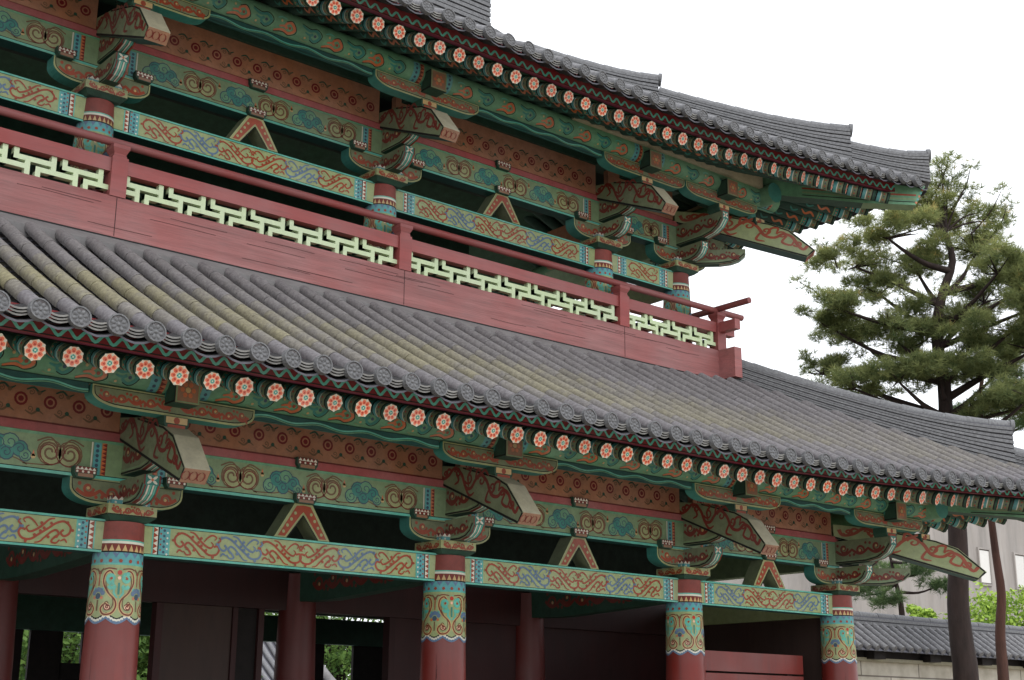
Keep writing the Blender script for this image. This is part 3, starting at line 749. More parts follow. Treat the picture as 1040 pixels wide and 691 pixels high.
def storey(dx,dy,dz,xs,upper=False):
    xc=xs[0]
    X=[x+ (dx if i==0 else 0) for i,x in enumerate(xs)]
    y=dy
    zt=1.97+dz
    # columns and brackets
    for i,x in enumerate(X):
        column(x,y,(FLOOR if not upper else 5.45),zt,gate,r=.265 if not upper else .225)
        if i>4: continue
        cap=capital(x,y,zt+.005,gate)
        arm(x,y,2.14+dz,.62,.25,cap,t=.1)
        front_arm(x,y,2.135+dz,2.395+dz,.66,cap,hw=.09)
        if i>0:
            front_arm(x,y,2.455+dz,2.80+dz,.92,cap,hw=.085,flower=True)
            beam_head(x,y,dz,(0,-1),gate)
            ab=bearing_block(x,y-.98,2.79+dz,cap,w=.27,h=.13,d=.24,light=True)
            for s in (-1,1): bearing_block(x+s*.50,y-.09,2.37+dz,cap,w=.24,h=.115,d=.19)
        else:
            front_arm(x,y,2.455+dz,2.80+dz,1.12,cap,hw=.085)
            front_arm(x,y,2.455+dz,2.80+dz,1.12,cap,D=(1,0),hw=.0845)
            front_arm(x,y,2.135+dz,2.395+dz,.66,cap,D=(1,0),hw=.0895)
            front_arm(x,y,2.14+dz,2.39+dz,1.15,cap,D=(1,-1),hw=.085)
            beam_head(x,y,dz,(1,-1),gate,stretch=1.414)
            for q in ((-.5,-.09),(.09,.5),(.5,-.09)): bearing_block(x+q[0],y+q[1],2.37+dz,cap,w=.24,h=.115,d=.19)
            arm(x+.0,y-.98,2.925+dz,.86,.2,cap,t=.09); 
            arm(x+.98,y+.0,2.925+dz,.86,.2,cap,t=.09,U=(0,1,0),N=(-1,0,0))
            bearing_block(x,y-.98,2.79+dz,cap,w=.27,h=.13,d=.24,light=True)
            bearing_block(x+.94,y-.94,2.79+dz,cap,w=.25,h=.13,d=.24,light=True)
        if i>0: arm(x,y-.98,2.925+dz,.88,.2,cap,t=.09)
        # purlin joint: timber end with orange flower on its face
        mb=MB(); a=.13
        mb.box(x-a,x+a,y-1.30,y-.62,3.02+dz,3.29+dz,'deep_green',front='head_tip')
        mp=plane((x-a,y-1.30,3.02+dz),(1,0,0),(0,0,1),(0,-1,0))
        for k in range(6): mb.disc(mp,(a+.06*math.cos(k*PI/3),.135+.06*math.sin(k*PI/3)),.026,'orange',H0,6)
        mb.disc(mp,(a,.135),.03,'yellow_ochre',H0+.0006,7); mb.ribbon(mp,[(.01,.01),(2*a-.01,.01),(2*a-.01,.26),(.01,.26)],.02,'beam_green',H0,closed=True)
        ml=plane((x-a,y-.62,3.02+dz),(0,-1,0),(0,0,1),(-1,0,0))
        mb.ribbon(ml,[(.015,.015),(.665,.015),(.665,.255),(.015,.255)],.016,'black_line',H0,closed=True)
        mb.disc(ml,(.40,.135),.085,'teal',H0,12); mb.disc(ml,(.40,.135),.055,'deep_green',H0+.0006,12); mb.disc(ml,(.40,.135),.028,'cyan',H0+.0012,8)
        mb.build('timber_end',cap)
    # members between columns
    for i in range(len(X)-1):
        a,b=X[i+1],X[i]
        tie_beam(a+.0,b-.0,y,1.655+dz,1.99+dz,gate,short=(i==0))
        scroll_beam(a,b,y,2.39+dz,2.79+dz,gate)
        mb=MB(); mb.box(a,b,y-.115,y+.09,2.792+dz,2.878+dz,'strip_pink'); mb.build('moulding',gate)
        ring_panel(a+.14,b-.14,y-.04,2.88+dz,3.40+dz,gate)
        mb=MB(); mb.box(a,b,y-.14,y+.12,3.405+dz,3.62+dz,'deep_green'); mb.build('wall_plate',gate)
        m=(a+b)/2
        if i>0 or (not upper):
            st=strut(m,y,1.992+dz,gate)
            bearing_block(m,y-.045,2.775+dz,st,w=.27,h=.125,d=.24)
        purlin_part(a if i>0 else a, b if i>0 else b+1.35, y-1.0, 3.31+dz, gate)
        lo,hi=a+.9,(b-.9 if True else b)
        if hi>lo: wavy_board(lo,hi,y-.98,3.045+dz,3.137+dz,gate)
        # side mirrored simple members are added separately
    return X
def mirror_pt(p,xc): return p

LX=storey(xs=COLX,**LOW)
UX=storey(xs=COLX,upper=True,**UP)

# back row of the upper storey: posts, beams, and boards added to block the sky behind the lattice
for i in range(1,len(UX)):
    x=UX[i]; column(x,5.05,5.45,7.25,gate,r=.2,painted=False)
    b=UX[i-1]; a=x
    if i<=1: continue
    mb=MB(); mb.box(a+.15,b-.15,4.97,5.13,6.93,7.27,'deep_green'); mb.build('tie_beam',gate)
    mb=MB(); mb.box(a+.0,b-.0,5.0,5.06,5.46,6.928,'dark_wood'); mb.build('sky_block_board',gate)
    mb=MB(); mb.box(a+.0,b-.0,5.0,5.08,7.272,8.9,'deep_green'); mb.build('wall_panel',gate)
# side faces: simple beams along Y at the corner column line
for (dx,dy,dz,ys,z0) in ((0,0,0,(3.35,6.7),FLOOR),(-1.65,1.65,5.28,(5.05,),5.45)):
    x=dx; prev=dy
    for yy in ys:
        column(x,yy,z0,1.97+dz,gate,r=.25)
        for (nm,za,zb,m,t) in (('tie_beam',1.655,1.99,'ochre_green',.098),('architrave',2.39,2.79,'beam_green',.098),('wall_panel',2.88,3.6,'panel_brown',.05)):
            mb=MB(); mb.box(x-t,x+t,prev+.2,yy-.2,za+dz,zb+dz,m); mb.build(nm,gate)
        prev=yy
    mb=MB(); n=12
    y1=prev+1.3
    rows=[[(x+1.0+.175*math.cos(2*PI*k/n),yv,3.312+dz+.175*math.sin(2*PI*k/n)) for k in range(n)] for yv in (dy-1.35,y1)]
    mb.grid(rows,'purlin_green',close=True); mb.face(rows[0],'teal'); mb.build('eave_purlin',gate)

# ------------------------------------------------------------------ roofs
XS=-4.5; OUT=.62; XC=3.07
def Ye(x,mid): return mid-OUT*(max(0,x-XS)/(XC-XS))**2.2
def lift(x,up):
    t=max(0,x-XS)
    return .09*(t/(XC-XS))**4 if up else .14*(t/5.08)**1.3
def prof(d): return .525*d+.013*d*d
class Roof: pass
def mk(dx,dy,dz,up,ytop,step0,step1,x0,rx0,rstep,nm):
    R=Roof(); R.dx,R.dy,R.dz,R.up,R.ytop=dx,dy,dz,up,ytop
    R.s0,R.s1,R.x0,R.rx0,R.rs,R.nm=step0,step1,x0,rx0,rstep,nm
    return R
RL=mk(0,0,0,False,.86,.349,.305,-13.811,-13.681,.338,'lower_roof')
RU=mk(-1.65,1.65,5.335,True,3.35-1.65,.336,.300,-7.387,-8.171,.320,'upper_roof')
MID_T,MID_R=-2.45,-2.1
def S(R,x,y):
    """height of the cover-tile axis at plan point (relative coords), front slope"""
    e=Ye(x,MID_T); return 3.335+lift(x,R.up)+prof(max(0,y-e))
def A(R,x,y,z,side=0):
    """relative -> world; side=1 mirrors over the corner diagonal"""
    if side==1: x,y=-y,-x
    return Vector((x+R.dx,y+R.dy,z+R.dz))
def row_xs(R,lo):
    xs=[R.x0]; 
    while xs[0]>lo: xs.insert(0,xs[0]-R.s0)
    while True:
        x=xs[-1]; t=min(1,max(0,(x+4)/6)); xs.append(x+R.s0+(R.s1-R.s0)*t)
        if xs[-1]>XC-.1: xs.pop(); break
    return xs
TR=.076
def tile_roof(R,lo,side,mb,pan,yt=None,moss=True):
    xs=row_xs(R,lo); ends=[]; pans=[]
    tm='roof_tile' if (moss and not R.up) else 'roof_tile_plain'
    for i,x in enumerate(xs):
        e=Ye(x,MID_T); top=min(R.ytop,-x)
        if top-e<.12: continue
        L=top-e; n=max(1,int(round(L/.335))); jx=random.uniform(-.005,.005)
        for k in range(n):
            y0=e+L*k/n; y1=e+L*(k+1)/n+.015
            z0=S(R,x,y0);z1=S(R,x,y1); tone=min(1,max(0,random.gauss(.45,.15)))
            rr=TR+.002; r2=TR-.002; dz=random.uniform(-.002,.002); dxx=jx+random.uniform(-.004,.004)
            sl=math.atan2(z1-z0,y1-y0); cs,sn=math.cos(sl),math.sin(sl)
            rows=[]
            for (yy,zz,r) in ((y0,z0,rr),(y1,z1,r2)):
                rows.append([A(R,x+dxx+r*math.cos(a),yy-r*math.sin(a)*sn,zz+dz+r*math.sin(a)*cs,side) for a in [-.45+ (PI+.9)*j/8 for j in range(9)]])
            mb.grid(rows,tm,tone=tone,slope=[(y0-e)/max(.1,R.ytop-MID_T),(y1-e)/max(.1,R.ytop-MID_T)])
            mb.face(rows[0],tm,tone=tone*.8,slope=(y0-e)/3.6)
        ends.append((x,e,i))
    # pans
    for i in range(len(xs)-1):
        x0,x1=xs[i],xs[i+1]; xm=(x0+x1)/2
        e=Ye(xm,MID_T)+.0; top=min(R.ytop,-xm)
        L=top-e
        if L<.15: continue
        n=max(1,int(L/.16))
        for k in range(n):
            y0=e+L*k/n; y1=e+L*(k+1)/n+.02
            tone=min(1,max(0,random.gauss(.4,.2)))
            rows=[]
            for yy,dd in ((y0,.0),(y1,-.028)):
                z=S(R,xm,yy)-.072+dd
                rows.append([A(R,x0+(x1-x0)*j/4,yy,z-.055*math.sin(PI*j/4),side) for j in range(5)])
            mb.grid(rows,'roof_pan',tone=tone,slope=[(y0-e)/3.6]*2)
            z=S(R,xm,y0)-.072
            for j in range(4):
                a=rows[0][j];b=rows[0][j+1]; mb.face([a,b,b-Vector((0,0,.02)),a-Vector((0,0,.02))],'tile_dark',tone=.3)
        # drip: three stacked pan ends
        if side==0: pan=MB(); pans.append(pan)
        for q in range(3):
            off=q*.026-.004; back=.010*q+.015
            z=S(R,xm,e)+.015-off
            r0=[A(R,x0+.06+(x1-x0-.12)*j/6,e-.015+back,z-.034*math.sin(PI*j/6),side) for j in range(7)]
            r1=[p-Vector((0,0,.017)) for p in r0]
            dvec=Vector((0,.2,.07)) if side==0 else Vector((-.2,0,.07))
            r2=[p+dvec for p in r1]
            pan.grid([r0,r1,r2],'pan_end_grey' ,tone=random.random(),smooth=False)
            pan.grid([[p+dvec for p in r0],r0],'roof_pan',tone=.4)
    return (ends,pans) if side==0 else ends
def end_disc_mesh():
    mb=MB(); n=18; r=TR+.020
    mp=lambda u,v,h:Vector((u,-h,v))
    def ring(r0,r1,h0,h1,mat):
        mb.grid([[mp(q*math.cos(2*PI*k/n),q*math.sin(2*PI*k/n),h) for k in range(n)] for q,h in ((r0,h0),(r1,h1))],mat,close=True,smooth=False)
    ring(r,r,-.05,.014,'ridge_tile'); ring(r,r*.86,.014,.014,'ridge_tile'); ring(r*.86,r*.84,.014,.002,'ridge_tile'); ring(r*.84,.0001,.002,.002,'ridge_tile')
    for k in range(8):
        a=2*PI*k/8; c=(r*.52*math.cos(a),r*.52*math.sin(a))
        m2=8
        mb.grid([[mp(c[0]+q*(math.cos(a)*1.3*math.cos(t)-math.sin(a)*math.sin(t)),c[1]+q*(math.sin(a)*1.3*math.cos(t)+math.cos(a)*math.sin(t)),h) for t in [2*PI*j/m2 for j in range(m2)]] for q,h in ((r*.2,.002),(r*.13,.010),(.0005,.011))],'ridge_tile',close=True)
    mb.grid([[mp(q*math.cos(2*PI*k/8),q*math.sin(2*PI*k/8),h) for k in range(8)] for q,h in ((r*.2,.002),(r*.16,.012),(.0005,.013))],'ridge_tile',close=True)
    return mb.mesh('end_tile')
ENDME=end_disc_mesh()
def ridge(parts,pts,hts,name,parent,w=.17,cap=.095,layers=9,dark=True):
    """stacked-tile ridge following pts (bottom line), heights hts"""
    mb=MB(); P=[Vector(p) for p in pts]; N=[]
    for i,p in enumerate(P):
        t=P[min(i+1,len(P)-1)]-P[max(0,i-1)]; t.z=0; t.normalize(); N.append(Vector((-t.y,t.x,0)))
    for k in range(layers):
        ww=w+(.012 if k%2 else 0)+random.uniform(-.004,.004)
        for (f0,f1,wd,mat) in ((k/layers,(k+.72)/layers,ww,'ridge_tile'),((k+.72)/layers,(k+1)/layers,w-.03,'tile_dark')):
            rows=[[P[i]-N[i]*wd+Vector((0,0,hts[i]*f0)),P[i]-N[i]*wd+Vector((0,0,hts[i]*f1)),P[i]+N[i]*wd+Vector((0,0,hts[i]*f1)),P[i]+N[i]*wd+Vector((0,0,hts[i]*f0))] for i in range(len(P))]
            mb.grid(rows,mat,tone=random.uniform(.3,.7),close=True,smooth=False); mb.face(rows[0],mat); mb.face(rows[-1],mat)
    top=[p+Vector((0,0,h+.02)) for p,h in zip(P,hts)]
    # cap tiles in short lengths
    for i in range(len(top)-1):
        mb.tube([top[i],top[i+1]+(top[i+1]-top[i])*.06],[cap+.006,cap-.004],'ridge_tile',n=10,tone=random.uniform(.3,.75))
    # end face disc
    d=(top[-1]-top[-2]).normalized(); mb.tube([top[-1],top[-1]+d*.06],[cap+.02,cap+.02],'ridge_tile',n=12,tone=.35)
    return mb.build(name,parent)
def lerp_path(pts,n):
    o=[]
    for i in range(len(pts)-1):
        for k in range(n): o.append(tuple(a+(b-a)*k/n for a,b in zip(pts[i],pts[i+1])))
    o.append(pts[-1]); return o

def soffit_z(x,y,R):
    e=Ye(x,MID_R); return 3.075+lift(x,R.up)+.105+.41*(max(0,y-e))
def build_roof(R):
    lo=XL-R.dx*0-.2
    mb=MB(); pan=MB()
    ends,pans=tile_roof(R,lo if not R.up else -14.6,0,mb,pan)
    roof=mb.build(R.nm,gate)
    for p_ in pans: p_.build('drip_tile',roof)
    sb=MB(); sp=MB(); tile_roof(R,-3.0,1,sb,sp,moss=False)
    # plain sheets for the back slopes that only close the roof
    for (xa,xb) in ((lo,-3.35),):
        rows=[]
        for k in range(9):
            y=MID_T+(R.ytop-MID_T)*k/8
            rows.append([Vector((x+R.dx,6.7-(y+R.dy),S(R,-8,y)-.05+R.dz)) for x in (lo,-3.35-0*R.dx,min(XC,max(-3.3,-y)))])
        sb.grid(rows,'roof_pan',tone=.4)
    rows=[]
    for k in range(9):
        q=MID_T+(min(R.ytop,3.35)-MID_T)*k/8
        rows.append([Vector((-q+R.dx,yy,S(R,-8,q)-.06+R.dz)) for yy in (3.0,max(3.2,6.7-q-R.dy))])
    sb.grid(rows,'roof_pan',tone=.4)
    sb.v.extend([]); so_=sb.build('side_slope',roof); sp.build('side_drip_tile',roof)['kind']='stuff'
    first=None
    for (x,e,i) in ends:
        z=S(R,x,e); M=Matrix.Translation(A(R,x,e-.03,z-.006))@Matrix.Rotation(math.radians(-6+random.uniform(-4,4)),4,'X')@Matrix.Rotation(random.uniform(-.12,.12),4,'Z')@Matrix.Rotation(random.uniform(0,6.28),4,'Y')
        if first is None:
            first=bpy.data.objects.new('end_tile',ENDME); COL.objects.link(first); first.parent=roof; first.matrix_basis=M
        else: dup(first,roof,M)
    # eave board with wave
    for side in (0,1):
        bm=MB(); xs=[lo if side==0 else -3.0]
        while xs[-1]<XC-.36: xs.append(xs[-1]+.0845)
        def bp(x,z): 
            y=Ye(x,MID_R)-.05; return (x,y,3.20+lift(x,R.up)+z)
        f=[[A(R,*bp(x,z),side) for x in xs] for z in (0,.24)]
        bk=[[p+(Vector((0,.07,0)) if side==0 else Vector((-.07,0,0))) for p in r] for r in f]
        bm.grid([f[0],f[1]],'eave_red',smooth=False); bm.grid([bk[0],f[0]],'eave_plum',smooth=False)
        mp=lambda u,v,h: A(R,*(lambda q:(q[0],q[1]-h,q[2]))(bp(u,v)),side)
        hf=R.rs/2
        pts=[]; x=xs[0]; 
        while x<xs[-1]:
            ph=(x-R.rx0)/hf*2*PI
            pts.append((x,.062+.036*math.cos(ph+PI)))
            x+=hf/8
        bm.ribbon(mp,pts,.030,'turquoise',.004)
        # small red/white notches inside the wave
        bm.ribbon(mp,[(x_,.015) for x_ in xs],.012,'black_line',.003)
        bm.build('eave_board',roof)
        # soffit boards above rafters
        sf=MB(); rows=[]
        gx=[lo if side==0 else -9.0]
        while gx[-1]<XC-.4: gx.append(min(gx[-1]+.4,XC-.38))
        for k in range(9):
            row=[]
            for x in gx:
                y0=Ye(x,MID_R); y1=min(1.6,-x+.05); y1=max(y1,y0+.02); y=y0+(y1-y0)*k/8
                row.append(A(R,x,y,soffit_z(x,y,R),side))
            rows.append(row)
        sf.grid(rows,'soffit_green'); 
        # orange cloud motifs on the boards
        if side==0:
            for x in gx[:-2]:
                pass
        sf.build('soffit',roof)
    # back soffit
    sf=MB(); sf.grid([[Vector((x,6.7-(y+R.dy),3.18+.41*(y-MID_R)+R.dz)) for x in (lo,XC-.6+R.dx)] for y in (MID_R,-.5,1.6)],'soffit_green'); sf.build('soffit',roof)
    return roof
roofL=build_roof(RL); roofU=build_roof(RU)

# ridges
def hip(R,top,steps,name='hip_ridge'):
    """steps: list of (a0,a1,h0,h1,rise) along diag coordinate a=x=-y (relative)"""
    for (a0,a1,h0,h1,rise) in steps:
        n=max(3,int(abs(a1-a0)/.22)); pts=[];hs=[]
        for k in range(n+1):
            t=k/n; a=a0+(a1-a0)*t
            z=S(R,a,-a)-.05
            pts.append(A(R,a,-a,z)); hs.append(h0+(h1-h0)*t+rise*t**4)
        ridge(None,pts,hs,name,R.obj)
RL.obj=roofL; RU.obj=roofU
hip(RL,None,[(-1.05,2.02,.30,.44,.22),(2.02,2.95,.24,.30,.18)])
hip(RU,None,[(-1.75,-.16,.40,.50,.12),(-.16,2.10,.38,.52,.14),(2.10,2.99,.36,.42,.10)])
# main ridge of the upper roof
pts=[(x,3.35,11.0) for x in [XL-.5+ (XL*-1-4.0)*k/16 for k in range(17)]]
ridge(None,pts,[1.45]*17,'main_ridge',roofU,w=.22,layers=16,cap=.12)
ridge(None,[(-4.75+1.5*k/6,3.35,11.0-.02*k) for k in range(7)],[.55-.02*k for k in range(7)],'hip_ridge',roofU)

# rafters -----------------------------------------------------------------
def rafter_mesh(L,r=.095):
    mb=MB(); n=12
    def P(a,y,rr=r): return (rr*math.cos(a),y,rr*math.sin(a))
    def bandg(y0,y1,mat,rr=r): mb.grid([[P(2*PI*k/n,y0,rr) for k in range(n)],[P(2*PI*k/n,y1,rr) for k in range(n)]],mat,close=True)
    seq=[(0,.03,'deep_green'),(.03,.05,'black_line'),(.05,.13,'head_green'),(.13,.145,'white_paint'),(.145,.20,'cyan'),(.20,.225,'black_line'),(.225,.29,'teal'),(.29,.31,'beam_green'),(.31,L,'rafter_green')]
    for a,b,m in seq: bandg(a,b,m)
    for k in range(12):
        a=2*PI*(k+.5)/12; mp=lambda u,v,h,a=a:Vector(((r+h)*math.cos(a+u/r),v,(r+h)*math.sin(a+u/r)))
        mb.disc(mp,(0,.09),.013,'coral_dark' if k%2 else 'navy',.003,5); mb.disc(mp,(0,.26),.012,'coral',.003,5)
    # cloud curls on both flanks
    for s in (0,PI):
        mp=lambda u,v,h,s=s:Vector(((r+h)*math.cos(s+(-1 if s else 1)*(u-.12)/r),v,(r+h)*math.sin(s+(-1 if s else 1)*(u-.12)/r)))
        mb.ribbon(mp,crom([(.02,.36),(.08,.44),(.03,.52),(.09,.60)],4),.04,'orange',.003,taper=True)
        mb.ribbon(mp,crom([(.06,.66),(.02,.74),(.08,.80)],4),.035,'teal',.003,taper=True)
    mb.face([P(2*PI*k/n,0) for k in range(n)],'deep_green')
    return mb.mesh('rafter')
def flower_mesh(r=.094):
    mb=MB(); mp=lambda u,v,h:Vector((u,-h,v))
    oc=lambda q,o=0:[(q*math.cos(2*PI*(k+.5)/8+o),q*math.sin(2*PI*(k+.5)/8+o)) for k in range(8)]
    mb.grid([[mp(*p,0) for p in oc(r)],[mp(*p,.008) for p in oc(r)]],'black_line',close=True,smooth=False)
    mb.poly(mp,oc(r),'peach',.008)
    for k in range(8):
        a=2*PI*k/8; c=(r*.60*math.cos(a),r*.60*math.sin(a))
        pet=[(c[0]+r*.25*(math.cos(a)*math.cos(t)*1.0-math.sin(a)*math.sin(t)*.88),c[1]+r*.25*(math.sin(a)*math.cos(t)*1.0+math.cos(a)*math.sin(t)*.88)) for t in [2*PI*j/9 for j in range(9)]]
        mb.poly(mp,pet,'coral',.009)
        mb.poly(mp,[(c[0]-r*.05*math.cos(a)+r*.15*math.cos(a+w),c[1]-r*.05*math.sin(a)+r*.15*math.sin(a+w)) for w in (0,2.2,4.1)],'coral_dark',.010)
        b=a+PI/8; mb.disc(mp,(r*.88*math.cos(b),r*.88*math.sin(b)),r*.15,'white_paint',.010,6)
    mb.disc(mp,(0,0),r*.30,'white_paint',.011,10); mb.disc(mp,(0,0),r*.25,'turquoise',.012,8); mb.disc(mp,(0,0),r*.09,'white_paint',.013,6)
    for k in range(4): mb.disc(mp,(r*.17*math.cos(k*PI/2),r*.17*math.sin(k*PI/2)),r*.06,'teal_dark',.0128,5)
    return mb.mesh('painted_end')
RFME=rafter_mesh(3.7); RFSH=rafter_mesh(2.0); FLME=flower_mesh()
proto=[bpy.data.objects.new('rafter',RFME),bpy.data.objects.new('painted_end',FLME)]
used_proto=[False]
stuff=MB()
def place_rafter(R,x,visible,side=0):
    e=Ye(x,MID_R); z=3.075+lift(x,R.up)
    p=A(R,x,e,z,side)
    fan=x>-1.9
    if not fan: d=Vector((0,1,.41))
    else:
        # fan rafters spread from a point behind the corner column
        cvx,cvy=-1.9,1.6
        t=(x+1.9)/(XC-.2+1.9); 
        tx=-1.9+ (.95)*t; ty=.3-.15*t
        tgt=Vector((x+(-2.2)*(t**1.15)*1.0, e+2.0,0)); d=Vector((tgt.x-x,2.0,0)); d.normalize(); d.z=.41/(1+.41*t)
        if side==1: d=Vector((-d.y,-d.x,d.z))
    if not fan and side==1: d=Vector((-1,0,.41))
    q=d.normalized(); zx=Vector((0,0,1)); xa=q.cross(zx).normalized(); za=xa.cross(q)
    M=Matrix((xa,q,za)).transposed().to_4x4(); M.translation=p
    return M,fan
def add_rafter(R,x,visible,side=0):
    M,fan=place_rafter(R,x,visible,side)
    if visible:
        r=bpy.data.objects.new('rafter',RFSH if fan else RFME); COL.objects.link(r); r.parent=gate
        r.matrix_parent_inverse=Matrix.Translation(-Vector(gate.location)); r.matrix_basis=M
        f=bpy.data.objects.new('painted_end',FLME); COL.objects.link(f); f.parent=r; f.matrix_basis=Matrix.Rotation(random.uniform(-.3,.3),4,'Y')@Matrix.Scale(random.uniform(.94,1.04),4)
    else:
        for me,off in ((RFSH if fan else RFME,None),(FLME,None)):
            b=len(stuff.v)
            stuff.v.extend([tuple(M@v.co) for v in me.vertices])
            for pl in me.polygons:
                stuff.f.append([b+i for i in pl.vertices]); stuff.m.append(stuff.mi(me.materials[pl.material_index].name)); stuff.tone.append(.5); stuff.slope.append(0); stuff.sm.append(pl.use_smooth)
nvis=0
for R,vis0 in ((RL,-14.3),(RU,-10.6)):
    x=R.rx0
    while x-R.rs>(XL if not R.up else -14.0): x-=R.rs
    while x<XC-.42:
        v=x>vis0; nvis+=v
        add_rafter(R,x,v); x+=R.rs
    x=R.rx0
    while x<XC-.42:
        if x>-7.2: add_rafter(R,x,False,1)
        x+=R.rs
tag(stuff.build('side_rafter_run',gate),kind='stuff')

# hip rafters at the corners and wedge boards on the purlins
for R in (RL,RU):
    mb=MB(); d=Vector((1,-1,0)).normalized(); s=Vector((1,1,0)).normalized()
    fn=lambda u,v,q:A(R,0,0,0)+d*u+Vector((0,0,v))+s*q
    l2=math.sqrt(2); up=R.up
    tip=2.86*l2; zt=2.98+lift(2.8,up)*.55
    pr=[(-.6*l2,3.62),(1.0*l2,3.30),(2.2*l2,3.06+lift(2.2,up)*.4),(tip-.08,zt),(tip+.10,zt+.33),(1.2*l2,3.66),(-.6*l2,4.0)]
    mb.prism(pr,fn,-.13,.13,'purlin_green',edgemats=['teal_dark','deep_green','beam_green','head_face',None,None,None])
    for sg in (-1,1):
        mp=lambda u,v,h,sg=sg:fn(u,v,sg*(.13+h))
        line=[(1.5*l2,3.30),(2.2*l2,3.17+lift(2.2,up)*.4),(tip-.06,zt+.10)]
        mb.ribbon(mp,line,.03,'beam_green',H0); mb.ribbon(mp,[(u,v+.07) for u,v in line],.03,'scroll_red',H0); mb.ribbon(mp,[(u,v-.05) for u,v in line],.014,'black_line',H0+.0005)
        for k in range(5): mb.disc(mp,(tip-.02+.018*k*1.6-.05,zt+.04+.055*k),.02,'cyan' if k%2 else 'orange',H0+.0008,6)
    # end face ornament
    a=fn(tip-.08,zt,0);b=fn(tip+.10,zt+.33,0); nn=s.cross(b-a).normalized()
    if nn.dot(d)<0: nn=-nn
    mpe=lambda u,v,h:a+(b-a)*v+s*u+nn*h
    mb.ribbon(mpe,[(-.11,.05),(.11,.05),(.11,.95),(-.11,.95)],.02,'orange',H0,closed=True)
    for v in (.3,.5,.7): mb.disc(lambda u,w,h:mpe(u,v+w/.37,h),(0,0),.035,'cyan',H0,8)
    mb.build('hip_rafter',gate)
    for side in (0,1):
        mb=MB(); L0,L1=-3.4,.85
        N=10; rows=[]
        for k in range(N+1):
            x=L0+(L1-L0)*k/N; h=.02+.20*(k/N)**1.3
            rows.append([A(R,x,-1.225,3.345,side),A(R,x,-1.225,3.345+h,side),A(R,x,-.95,3.345+h,side),A(R,x,-.95,3.345,side)])
        mb.grid(rows,'wedge_beige',close=True,smooth=False); mb.face(rows[-1],'wedge_beige'); mb.build('corner_wedge',gate)

# ------------------------------------------------------------------ railing on the upper storey
RY=1.13; RXC=-1.16
rail=MB()
PX=[-15.85,-11.69,-7.55,-3.39,RXC]
rail.box(XL,RXC+.34,RY,RY+.17,5.44,5.93,'pink_board')
mpr=plane((XL,RY,5.44),(1,0,0),(0,0,1),(0,-1,0))
for k in range(26):      # old splits in the wood
    x=random.uniform(2,15); z=random.choice((.14,.33,.40))+random.uniform(-.03,.03)
    rail.ribbon(mpr,[(x,z),(x+random.uniform(.3,.5),z+random.uniform(-.01,.01)),(x+random.uniform(.6,1.0),z)],.005,'maroon',.003)
for x in (-11.69,-7.55,-3.39): rail.box(x-.004,x+.004,RY-.003,RY,5.45,5.925,'maroon')
railing=rail.build('railing',gate)
mb=MB(); mb.box(RXC-.085,RXC+.085,RY-.34,6.7-RY+.34,5.437,5.933,'pink_board'); mb.build('railing_board',railing)
mb=MB(); mb.box(XL,RXC+.35,RY+.02,RY+.15,6.24,6.41,'rail_red'); mb.box(RXC-.064,RXC+.066,RY-.35,5.9,6.243,6.407,'rail_red'); mb.build('middle_rail',railing)
mb=MB(); mb.box(XL,RXC+.1,RY+.03,RY+.14,5.932,5.945,'rail_red'); mb.build('bottom_rail',railing)
mb=MB(); mb.tube([(XL,RY+.085,6.635),(RXC+.62,RY+.085,6.635)],.052,'rail_red',n=14); mb.build('handrail',railing)
mb=MB(); mb.tube([(RXC,RY-.62,6.665),(RXC,6.0,6.665)],.052,'rail_red',n=14); mb.build('handrail',railing)
mb=MB(); mb.box(XL,RXC+.02,RY-.004,RY+.06,5.405,5.437,'black_line'); mb.build('flashing',railing)
for x in PX:
    mb=MB(); a=.10
    mb.box(x-a,x+a,RY-.012,RY+.182,5.934,6.43,'rail_red')
    rows=[[(x+s_*q,RY+.085+t_*q,z) for s_,t_ in ((-1,-1),(1,-1),(1,1),(-1,1))] for q,z in ((.085,6.43),(.075,6.48),(.105,6.54),(.105,6.585))]
    mb.grid(rows,'rail_red',close=True,smooth=False); mb.face(rows[-1],'rail_red')
    mb.build('railing_post',railing)
def lattice(x0,x1,z0,z1,y,parent,P=None):
    n=round((x1-x0)/.55); P=(x1-x0)/n; H=z1-z0; t=.06; d=.04
    mb=MB()
    h1,h2=z0+H*.66,z0+H*.33
    def bar(a,b,c,e,dd): 
        a=max(a,x0);b=min(b,x1)
        if b-a<.01: return
        mb.box(a,b,y-d-dd,y+d+dd,c,e,'lattice_cream')
    for k in range(-1,n+1):
        o=x0+P*k
        bar(o,o+t,h1-t/2,z1,.001); bar(o+.77*P,o+.77*P+t,h2-t/2,z1,.001)
        bar(o+.24*P,o+.24*P+t,z0,h1,.0016); bar(o+.46*P,o+.46*P+t,z0,h2+t/2,.0016)
        bar(o,o+.77*P,h1-t/2,h1+t/2,0); bar(o+.46*P,o+1.24*P,h2-t/2,h2+t/2,0)
    return mb.build('lattice_panel',parent)
for a,b in zip(PX,PX[1:]): lattice(a+.1,b-.1,5.945,6.24,RY+.085,railing)
# mortar strip where the lower roof meets the board
mb=MB(); zz=S(RL,-8,.86)+.03; z2=5.42
mb.face([(XL,.84,zz),(RXC-.1,.84,zz),(RXC-.1,RY-.002,z2),(XL,RY-.002,z2)],'mortar_grey')
mb.face([(XL,.84,zz),(RXC-.1,.84,zz),(RXC-.1,.84,zz-.2),(XL,.84,zz-.2)],'mortar_grey'); mb.build('mortar_strip',roofL)
